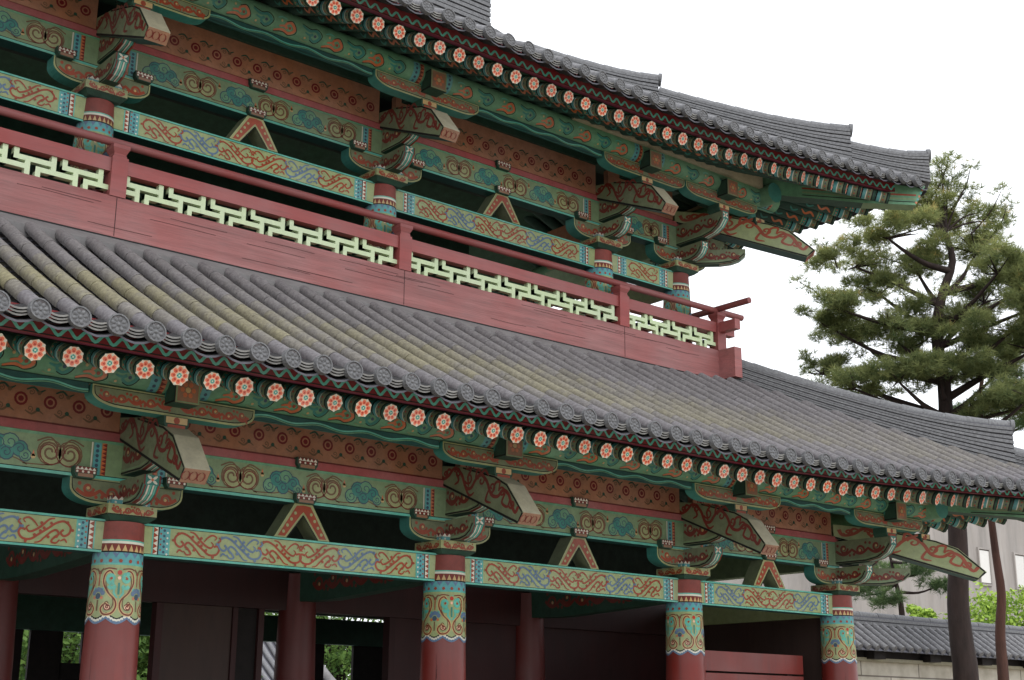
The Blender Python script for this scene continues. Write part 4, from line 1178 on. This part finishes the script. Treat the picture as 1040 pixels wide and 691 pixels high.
# floors, ceilings and dark interiors
mb=MB(); mb.box(XL,RXC-.1,RY+.2,6.7-RY,5.2,5.46,'dark_wood'); mb.build('floor_deck',gate)
mb=MB(); mb.box(XL,-1.9,1.9,4.8,9.15,9.3,'ceiling_dark'); mb.build('ceiling',gate)
mb=MB(); mb.box(XL,.2,.4,6.3,4.05,4.15,'ceiling_dark'); mb.build('ceiling',gate)
# joists under the lower ceiling
for k in range(26):
    x=-16.4+.62*k
    mb=MB(); mb.box(x-.06,x+.06,.35,6.3,3.86,4.04,'ceiling_dark'); mb.build('joist',gate)

# ------------------------------------------------------------------ interior of the passage
YM,YB=3.35,6.7
for x in COLX[1:]:
    column(x,YM,FLOOR,2.0,gate,r=.27,painted=False,mat='shaded_red')
    column(x,YB,FLOOR,1.97,gate,r=.25,painted=False,mat='shaded_red')
    mb=MB(); z=1.62
    prof_=[(.2,2.05),(.2,1.70),(.9,1.66),(2.4,1.60),(3.15,1.62),(3.15,2.05)]
    mb.prism(prof_,lambda u,v,q:(x+q,u,v),-.11,.11,'deep_green'); 
    mp=plane((x-.11,.2,1.6),(0,1,0),(0,0,1),(-1,0,0)); scroll_fill(mb,mp,.6,2.6,.1,.4,H0,red='scroll_maroon',w=.05)
    mb.build('cross_beam',gate)
    mb=MB(); mb.box(x-.1,x+.1,YM+.2,YB-.2,1.65,2.0,'deep_green'); mb.build('cross_beam',gate)
for i in range(len(COLX)-1):
    a,b=COLX[i+1],COLX[i]
    mb=MB(); mb.box(a+.2,b-.2,YM-.1,YM+.1,1.50,2.02,'maroon'); mb.build('door_lintel',gate)
    mb=MB(); mb.box(a+.0,b-.0,YM-.08,YM+.08,2.022,3.85,'ceiling_dark'); mb.build('dark_backing',gate)  # dark sheet added for the interior shade behind the gap above the tie beam
    mb=MB(); mb.box(a+.2,b-.2,YB-.1,YB+.1,1.29,1.70,'deep_green',bottom='teal'); mb.build('tie_beam',gate)
    mb=MB(); mb.box(a+.0,b-.0,YB-.1,YB+.1,1.702 if i!=1 else 1.76,3.6,'deep_green'); mb.build('architrave',gate)  # carried up far beyond a beam's height to block the sky behind
def slab(x0,x1,y0,y1,z0,z1,m,name): 
    mb=MB(); mb.box(x0,x1,y0,y1,z0,z1,m); return mb.build(name,gate)
# door leaves and jambs in the middle row
slab(-9.66,-8.66,YM-.04,YM+.04,FLOOR,1.498,'brown_panel','door_leaf')
slab(-9.76,-9.665,YM-.07,YM+.07,FLOOR,1.497,'maroon','door_jamb'); slab(-8.655,-8.58,YM-.07,YM+.07,FLOOR,1.497,'maroon','door_jamb')
slab(-8.575,-8.27,YM-.02,YM+.03,FLOOR,1.498,'dark_wood','door_leaf')
slab(-8.265,-8.18,YM-.07,YM+.07,FLOOR,1.497,'maroon','door_jamb')
slab(-6.12,-6.02,YM-.08,YM+.08,FLOOR,1.497,'maroon','door_jamb')
slab(-6.015,-3.7,YM-.04,YM+.04,FLOOR,1.498,'maroon','door_leaf')
slab(-3.15,-.25,YM-.04,YM+.04,FLOOR,1.498,'maroon','door_leaf')
slab(-.05,.05,.28,YM-.28,FLOOR,1.652,'brown_panel','side_wall')
# back row: board screens with a few openings left between them
for (xa,xb,zt_) in ((-17.0,-10.16,1.288),(-10.05,-9.56,1.288),(-9.575,-9.27,.84),(-9.265,-8.36,1.288),(-7.95,-6.25,1.288),(-5.86,-5.04,1.288),(-4.46,-.05,1.288)):
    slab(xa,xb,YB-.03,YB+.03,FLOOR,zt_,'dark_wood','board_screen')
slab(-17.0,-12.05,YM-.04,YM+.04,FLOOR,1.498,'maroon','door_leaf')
# board barrier in the right bay
bar=MB(); bar.box(-3.1,-.50,.30,.36,.78,1.06,'red_paint'); barrier=bar.build('plank_barrier',gate)
for z0 in (.44,.10,-.24,-.58,-.92,-1.26):
    mb=MB(); mb.box(-3.1,-.50,.30,.36,z0,z0+.31,'red_paint'); mb.build('plank',barrier)
for x in (-3.0,-.75):
    mb=MB(); mb.box(x-.05,x+.05,.365,.44,FLOOR,1.02,'maroon'); mb.build('barrier_post',barrier)
# stone platform under the gate
mb=MB(); mb.box(XL-2,1.6,-1.6,8.3,GROUND-.1,FLOOR,'stone'); mb.build('stone_platform',gate)

# ================================================================ SETTING
mb=MB(); mb.face([(-400,-400,GROUND),(400,-400,GROUND),(400,400,GROUND),(-400,400,GROUND)],'sand'); g=mb.build('ground'); tag(g,kind='structure')

# ------------------------------------------------------------------ tiled boundary wall
def boundary_wall():
    root=empty('boundary_wall',(18,5,GROUND),'pale block boundary wall with a dark tiled coping roof beside the gate','wall')
    y=5.0; x0,x1=.4,40
    zr,ze,zb=2.44,1.62,1.38
    mb=MB(); mb.box(x0,x1,y-.0,y+.5,GROUND,zb,'wall_block'); mb.build('wall_body',root)
    mb=MB(); mb.box(x0,x1,y-.16,y+.66,zb,zb+.07,'head_face'); mb.box(x0,x1,y-.10,y+.6,zb+.072,ze-.02,'dark_wood'); mb.build('cornice',root)
    rb=MB()
    for k in range(int((x1-x0)/2.05)): 
        x=x0+1.0+2.05*k; rb.box(x-.2,x+.2,y-.36,y-.1,zb+.04,ze-.04,'dark_wood')
    # many small corbels are one carved course
    rb.build('corbel_course',root)
    tb=MB(); n=int((x1-x0)/.30)
    for k in range(n):
        x=x0+.15+.30*k
        for side in (-1,1):
            yc=y+.25; pe=(x,yc+side*.85,ze); pt=(x,yc+side*.12,zr-.28)
            for j in range(4):
                p=[pe[i]+(pt[i]-pe[i])*j/4 for i in range(3)]; q=[pe[i]+(pt[i]-pe[i])*(j+1.05)/4 for i in range(3)]
                if side==1 and j>0: break
                if side==1: q=pt
                tb.tube([p,q],[.078,.07],'roof_tile_plain',n=8,tone=random.uniform(.45,1),cap=(j==0))
    for side in (-1,1):
        yc=y+.25
        tb.face([(x0,yc+side*.83,ze-.05),(x1,yc+side*.83,ze-.05),(x1,yc+side*.1,zr-.33),(x0,yc+side*.1,zr-.33)],'tile_dark')
    tb.build('coping_tile',root)
    ridge(None,[(x0+(x1-x0)*k/60,y+.25,zr-.36) for k in range(61)],[.27]*61,'coping_ridge',root,w=.14,layers=3,cap=.085)
boundary_wall()

# ------------------------------------------------------------------ trees
def toward(px,dist):
    """a spot on the ground lying in the photo's column px, dist metres off"""
    yaw=0.874; a=yaw-math.atan((px-520)/1418*math.cos(.2695)**0/1.04)
    return -17.965+dist*math.cos(a),-13.591+dist*math.sin(a)
def limb(mb,pts,r0,r1,mat,n=8):
    p=crom(pts,4) if len(pts)>2 else pts
    N=len(p); p=[Vector(q)+Vector((random.uniform(-1,1),random.uniform(-1,1),0))*r0*.12 for q in p]
    mb.tube(p,[r0+(r1-r0)*i/(N-1) for i in range(N)],mat,n=n)
def needle_pad(mb,c,rx,rz,count,mat,rng,length=.15,bias=0,ntuft=13):
    c=Vector(c)
    for _ in range(count):
        while True:
            v=Vector((rng.uniform(-1,1),rng.uniform(-1,1),rng.uniform(-1,1)))
            if v.length<=1: break
        v=v*(.55+.45*rng.random()/max(.3,v.length)) if v.length>.05 else v
        p=c+Vector((v.x*rx,v.y*rx,v.z*rz+.12*rz*math.sin(v.x*9)))
        out=Vector((v.x,v.y,.55+.5*v.z)).normalized()
        t0=min(1,max(0,.30+.30*v.z+rng.gauss(0,.14)+bias))  # lighter towards the pad top, highlight put into the needle colour
        for k in range(ntuft):
            d=(out*.55+Vector((rng.gauss(0,.6),rng.gauss(0,.6),rng.gauss(0,.5)))).normalized()
            L=length*rng.uniform(.7,1.25); w=d.cross(Vector((rng.gauss(0,1),rng.gauss(0,1),rng.gauss(0,1)))).normalized()*.0055
            mb.face([p-w,p+w,p+d*L+w*.3,p+d*L-w*.3],mat,tone=min(1,max(0,t0+rng.gauss(0,.08))))
def leaf_clump(mb,c,r,count,mat,rng,size=.09,flat=.8,bias=0):
    c=Vector(c)
    for _ in range(count):
        v=Vector((rng.gauss(0,1),rng.gauss(0,1),rng.gauss(0,1))).normalized()*r*rng.uniform(.35,1.0)
        p=c+Vector((v.x,v.y,v.z*flat)); 
        n=(v.normalized()*.6+Vector((rng.gauss(0,.6),rng.gauss(0,.6),rng.gauss(0,.6)+.4))).normalized()
        a=n.orthogonal().normalized(); b=n.cross(a); s=size*rng.uniform(.6,1.4); an=rng.random()*PI; a,b=a*math.cos(an)+b*math.sin(an),b*math.cos(an)-a*math.sin(an)
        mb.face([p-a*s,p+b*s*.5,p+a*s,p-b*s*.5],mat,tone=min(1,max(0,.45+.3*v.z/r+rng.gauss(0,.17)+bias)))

PXM=1418.0
def viewpos(px,py,dist,off=0):
    """world point seen at (px,py) on a tree standing dist away, moved off metres along the sight line"""
    yaw,pitch=.874,.2695
    f=Vector((math.cos(yaw)*math.cos(pitch),math.sin(yaw)*math.cos(pitch),math.sin(pitch))); r=Vector((math.sin(yaw),-math.cos(yaw),0)); u=r.cross(f)
    d=f+r*((px-520)/PXM)+u*((345.5-py)/PXM)
    h=math.hypot(d.x,d.y); d=d/h
    return Vector((-17.965,-13.591,0))+d*(dist+off)
def pine_big():
    rng=random.Random(3); D=30.5
    base=viewpos(980,740,D); base.z=GROUND
    root=empty('pine_tree',base,'tall old pine with layered needle pads and a thick dark trunk behind the gate corner','tree')
    tb=MB()
    def V(px,py,off=0): return viewpos(px,py,D,off)
    trunk=[base,V(984,691),V(979,650),V(975,610),V(975,560),V(971,500),V(963,440),V(959,385),V(951,335),V(957,295),V(967,262),V(958,230)]
    p=[Vector(q) for q in crom(trunk,3)]; N=len(p); rad=[.27-.215*(i/(N-1))**1.1 for i in range(N)]
    tb.tube(p,rad,'bark',n=12)
    pads=[(900,232,1.05,.34,.15),(958,222,1.0,.36,.22),(990,246,.95,.36,.1),(868,262,.9,.32,.12),(928,262,1.05,.36,.1),(850,305,.75,.28,.02),(893,290,.9,.3,0),(998,296,1.0,.38,-.02),(905,330,.9,.28,-.06),(962,318,1.1,.36,-.05),(1026,325,.8,.36,-.05),(836,372,.55,.26,-.05),(868,386,.9,.3,-.06),(912,378,1.0,.28,-.1),(955,372,1.0,.3,-.08),(1008,372,.9,.34,-.1),(1032,405,.7,.3,-.1),(938,205,.6,.24,.2),(1012,268,.7,.28,.05),(868,335,.75,.24,-.03),(985,340,.9,.3,-.1),(880,400,.6,.2,-.1),(1000,415,.7,.25,-.12),(840,325,.5,.2,0),(1036,282,.5,.28,.05),(925,345,.8,.25,-.1),(1030,360,.6,.3,-.1),(1052,300,.8,.34,0),(1050,345,.8,.3,-.05),(1048,392,.7,.28,-.08),(1045,265,.6,.26,.06)]
    cb=MB()
    for (x,y,rx,rz,b) in pads:
        off=rng.uniform(-1.3,1.3); c=V(x,y,off)
        # limb out of the trunk to the pad
        ty=min(430,max(240,y+rng.uniform(25,60))); 
        best=min(p,key=lambda q:abs(q.z-V(x,ty).z))
        mid=(best+c)/2+Vector((0,0,-.25+rng.uniform(-.1,.25)))
        limb(tb,[best,mid,c+Vector((0,0,-rz*.5))],.085*rng.uniform(.8,1.2),.02,'bark',n=6)
        for k in range(4):
            e=c+Vector((rng.uniform(-1,1)*rx*.8,rng.uniform(-1,1)*rx*.8,rng.uniform(-.3,.5)*rz)); limb(tb,[c+Vector((0,0,-rz*.5)),(c+e)/2+Vector((0,0,-.08)),e],.03,.008,'bark',n=4)
        # each pad is several lumpy sub-pads
        m=12
        for k in range(m):
            a=rng.random()*2*PI; q=rx*rng.uniform(.1,1.15); cc=c+Vector((q*math.cos(a),q*math.sin(a),rng.uniform(-.5,.7)*rz))
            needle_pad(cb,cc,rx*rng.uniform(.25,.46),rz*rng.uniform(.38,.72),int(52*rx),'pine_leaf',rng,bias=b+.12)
    for _ in range(36):
        a=rng.random()*2*PI; q=math.sqrt(rng.random()); c=V(938+95*q*math.cos(a),300+95*q*math.sin(a),rng.uniform(-1.4,1.4))
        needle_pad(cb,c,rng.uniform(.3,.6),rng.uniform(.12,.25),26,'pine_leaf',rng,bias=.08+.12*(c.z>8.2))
    for (x,y) in ((948,190),(962,178),(978,192),(996,212),(955,165),(1012,222),(935,196)):
        c=V(x,y,rng.uniform(-.5,.5)); limb(tb,[V(960,232),(V(960,232)+c)/2+Vector((0,0,.1)),c],.03,.01,'bark',n=5)
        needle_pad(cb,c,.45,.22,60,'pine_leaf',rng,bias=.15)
    # thin bare twigs at the top
    for (x,y,x2,y2) in ((940,205,962,158),(965,210,985,165),(985,235,1016,190),(1000,245,1022,205),(850,270,832,245),(832,300,812,285)):
        limb(tb,[V(x,y),V((x+x2)/2+4,(y+y2)/2),V(x2,y2)],.022,.006,'bark',n=4)
        needle_pad(cb,V(x2,y2),.3,.16,16,'pine_leaf',rng,bias=.1)
        needle_pad(cb,V((x+x2)/2,(y+y2)/2),.3,.12,14,'pine_leaf',rng,bias=.05)
    tb.build('trunk',root); cb.build('crown',root)
pine_big()
def pine_small(px,D,r,label,pads,ptrunk,leafm='pine_leaf_dark',barkm='bark',seed=1,cnt=46):
    rng=random.Random(seed); base=viewpos(px,737,D); base.z=GROUND
    root=empty('pine_tree',base,label,'tree')
    tb=MB();cb=MB(); V=lambda x,y,o=0:viewpos(x,y,D,o)
    p=[Vector(q) for q in crom([base]+[V(*q) for q in ptrunk],3)]; N=len(p)
    tb.tube(p,[r*(1-.75*i/(N-1)) for i in range(N)],barkm,n=10)
    for (x,y,rx,rz) in pads:
        c=V(x,y,rng.uniform(-1,1)); best=min(p,key=lambda q:(q-c).length)
        limb(tb,[best,(best+c)/2+Vector((0,0,-.1)),c],.05,.012,barkm,n=5)
        for k in range(6):
            a=rng.random()*2*PI; q=rx*rng.uniform(.1,.8); cc=c+Vector((q*math.cos(a),q*math.sin(a),rng.uniform(-.6,.7)*rz))
            needle_pad(cb,cc,rx*rng.uniform(.3,.5),rz*rng.uniform(.4,.8),int(cnt*rx),leafm,rng)
    tb.build('trunk',root); cb.build('crown',root)
pine_small(1023,33,.135,'slim reddish pine trunk right of the thick pine, its crown hidden by the eave',
    [(1000,402,.8,.3),(1034,378,.8,.35),(1030,425,.7,.3),(985,418,.6,.25),(1046,340,.8,.4),(1050,300,.7,.4),(1060,420,.9,.4)],
    [(1022,690),(1018,640),(1019,600),(1013,560),(1005,500),(998,440),(996,395),(1004,350)],barkm='bark_red',seed=5)
pine_small(921,38,.12,'thin leaning pine with soft low needles behind the coping wall next to the corner column',
    [(890,588,.8,.3),(912,577,.7,.25),(940,578,.8,.3),(955,592,.6,.25),(880,602,.7,.25),(900,606,.6,.22),(935,562,.8,.25)],
    [(920,690),(918,620),(912,590),(905,560)],seed=8,cnt=40)
def leafy(name,x,y,r,h,label,cat,n,size,mat,seed,trunk=True,group=None,bias=0):
    rng=random.Random(seed); root=empty(name,(x,y,GROUND),label,cat,group)
    cb=MB(); tb=MB()
    th=h*.45 if trunk else .1
    limb(tb,[(x,y,GROUND),(x+.1,y,GROUND+th*.6),(x,y,GROUND+h*.75)],.05+h*.018,.03,'bark',n=7)
    for k in range(n):
        a=rng.random()*2*PI; q=r*math.sqrt(rng.random()); zz=GROUND+th*.8+(h-th*.8)*rng.random()
        q*=math.sqrt(max(.15,1-((zz-GROUND-h*.55)/(h*.55))**2))
        c=(x+q*math.cos(a),y+q*math.sin(a),zz)
        if k%4==0: limb(tb,[(x,y,GROUND+th*.8),((x+c[0])/2,(y+c[1])/2,zz*.6+.4*(GROUND+th)),c],.03+h*.004,.01,'bark',n=4)
        leaf_clump(cb,c,r*rng.uniform(.22,.36),100,mat,rng,size=size,bias=bias)
    tb.build('trunk' if trunk else 'stem',root); cb.build('crown' if trunk else 'foliage',root)
# bright shrubs showing above the wall
for i,(px,py,D,r,h,lab) in enumerate(((1005,600,42,1.9,5.3,'bright green bushy tree above the wall between the two pine trunks'),(1046,600,42,1.7,5.4,'bright green bushy tree above the wall at the right edge'),(948,606,41,.9,5.3,'low yellow green shrub top above the wall left of the thick pine trunk'),(932,610,43,.7,5.2,'smallest yellow green shrub above the wall behind the leaning pine'))):
    q=viewpos(px,py,D); leafy('shrub',q.x,q.y,r,h,lab,'shrub',60,.075,'broad_leaf',20+i,trunk=False,bias=.1,group='shrubs growing behind the boundary wall')
# trees seen through the passage
for i,(px,D,r,h,lab) in enumerate(((70,36,2.6,5.2,'leafy green tree seen through the passage left of the nearest column'),(155,38,2.4,5.0,'leafy green tree seen through the passage right of the nearest column'),(345,50,3.2,7.0,'leafy green tree behind the tiled hall, seen beside the inner column'),(275,56,3.4,7.0,'dark green tree behind the ridge of the tiled hall'),(20,44,3.0,6.5,'pale green tree at the left edge beyond the passage'),(505,46,2.6,6.2,'green tree glimpsed over the inner beam near the second column'))):
    q=viewpos(px,700,D); leafy('garden_tree',q.x,q.y,r,h,lab,'tree',120,.085,'broad_leaf_dark',40+i,bias=.05,group='garden trees seen through the passage')

# ------------------------------------------------------------------ tiled hall behind, seen through the passage
def hall():
    c=viewpos(283,690,42); root=empty('tiled_hall',(c.x-3,c.y+2,GROUND),'small hall with grey tiled roof and red gable seen through the passage','hall')
    x0,x1=c.x-9,c.x+1.7; yc=c.y+2; ze,zr=.75,2.7
    mb=MB(); mb.box(x0+.8,x1-.9,yc-2,yc+2,GROUND,ze+.1,'plaster'); mb.build('wall',root)
    mb=MB()
    for k in range(4): 
        x=x0+1.0+k*(x1-x0-2.1)/3; mb.box(x-.12,x+.12,yc-2.05,yc-1.9,GROUND,ze,'red_paint')
    mb.box(x0+.8,x1-.9,yc-2.06,yc-1.95,ze-.25,ze,'beam_green'); mb.build('timber_frame',root)
    mb=MB(); mb.face([(x1-.895,yc-2,ze),(x1-.895,yc+2,ze),(x1-.895,yc,zr-.3)],'scroll_red'); mb.face([(x0+.8,yc-2,ze),(x0+.8,yc+2,ze),(x0+.8,yc,zr-.3)],'scroll_red'); mb.build('gable',root)
    rb=MB(); n=int((x1-x0)/.3)
    for k in range(n+1):
        x=x0+.3*k
        for s in (-1,1):
            pts=[(x,yc+s*(2.9-2.9*t),ze-.1+(zr-ze+.1)*(t*.8+.2*t*t)) for t in (0,.33,.66,1)]
            rb.tube(pts,.085,'roof_tile_plain',n=7,tone=random.uniform(.5,1))
            rb.tube([pts[0],(pts[0][0],pts[0][1]+s*.03,pts[0][2])],.1,'white_paint',n=8)
    for s in (-1,1):
        rb.grid([[(x,yc+s*(2.9-2.9*t),ze-.16+(zr-ze+.1)*(t*.8+.2*t*t)) for x in (x0-.1,x1+.1)] for t in (0,.33,.66,1)],'tile_dark')
        rb.tube([(x1+.05,yc+s*(2.95-2.95*t),ze+.02+(zr-ze+.1)*(t*.8+.2*t*t)) for t in (0,.33,.66,1)],.14,'mortar_grey',n=8)
        rb.box(x1-.05,x1+.12,yc-.05,yc+.05,zr-.6,zr,'scroll_red')
    rb.build('roof',root)
    ridge(None,[(x0+(x1-x0)*k/12,yc,zr) for k in range(13)],[.35]*13,'roof_ridge',root,layers=4)
hall()

# ------------------------------------------------------------------ grey building far right
def grey_building():
    p0=viewpos(880,560,62); root=empty('grey_building',(p0.x+14,p0.y+3,GROUND),'pale grey concrete building with white windows beyond the boundary wall','building')
    x0,x1=p0.x-1.5,p0.x+42; y=p0.y
    mb=MB(); mb.box(x0,x1,y,y+14,GROUND,12.2,'concrete_grey'); mb.build('wall',root)
    q=viewpos(996,575,62); d=(q-Vector((-17.965,-13.591,0))); xw=-17.965+d.x*(y+13.591)/d.y
    for k in range(6):
        x=xw+3.1*k
        w=MB(); w.box(x,x+.85,y-.06,y-.004,6.6,8.1,'window_white'); wo=w.build('window',root)
        f=MB(); 
        for (a,b,c,d) in ((x-.08,x,6.55,8.15),(x+.85,x+.93,6.55,8.15),(x-.08,x+.93,6.47,6.55),(x-.08,x+.93,8.15,8.23)): f.box(a,b,y-.10,y-.002,c,d,'concrete_grey')
        f.build('window_frame',wo)
    mb=MB(); mb.box(x0-.3,x1+.3,y-.3,y+14.3,12.202,12.5,'stone'); mb.build('roof_slab',root)
grey_building()
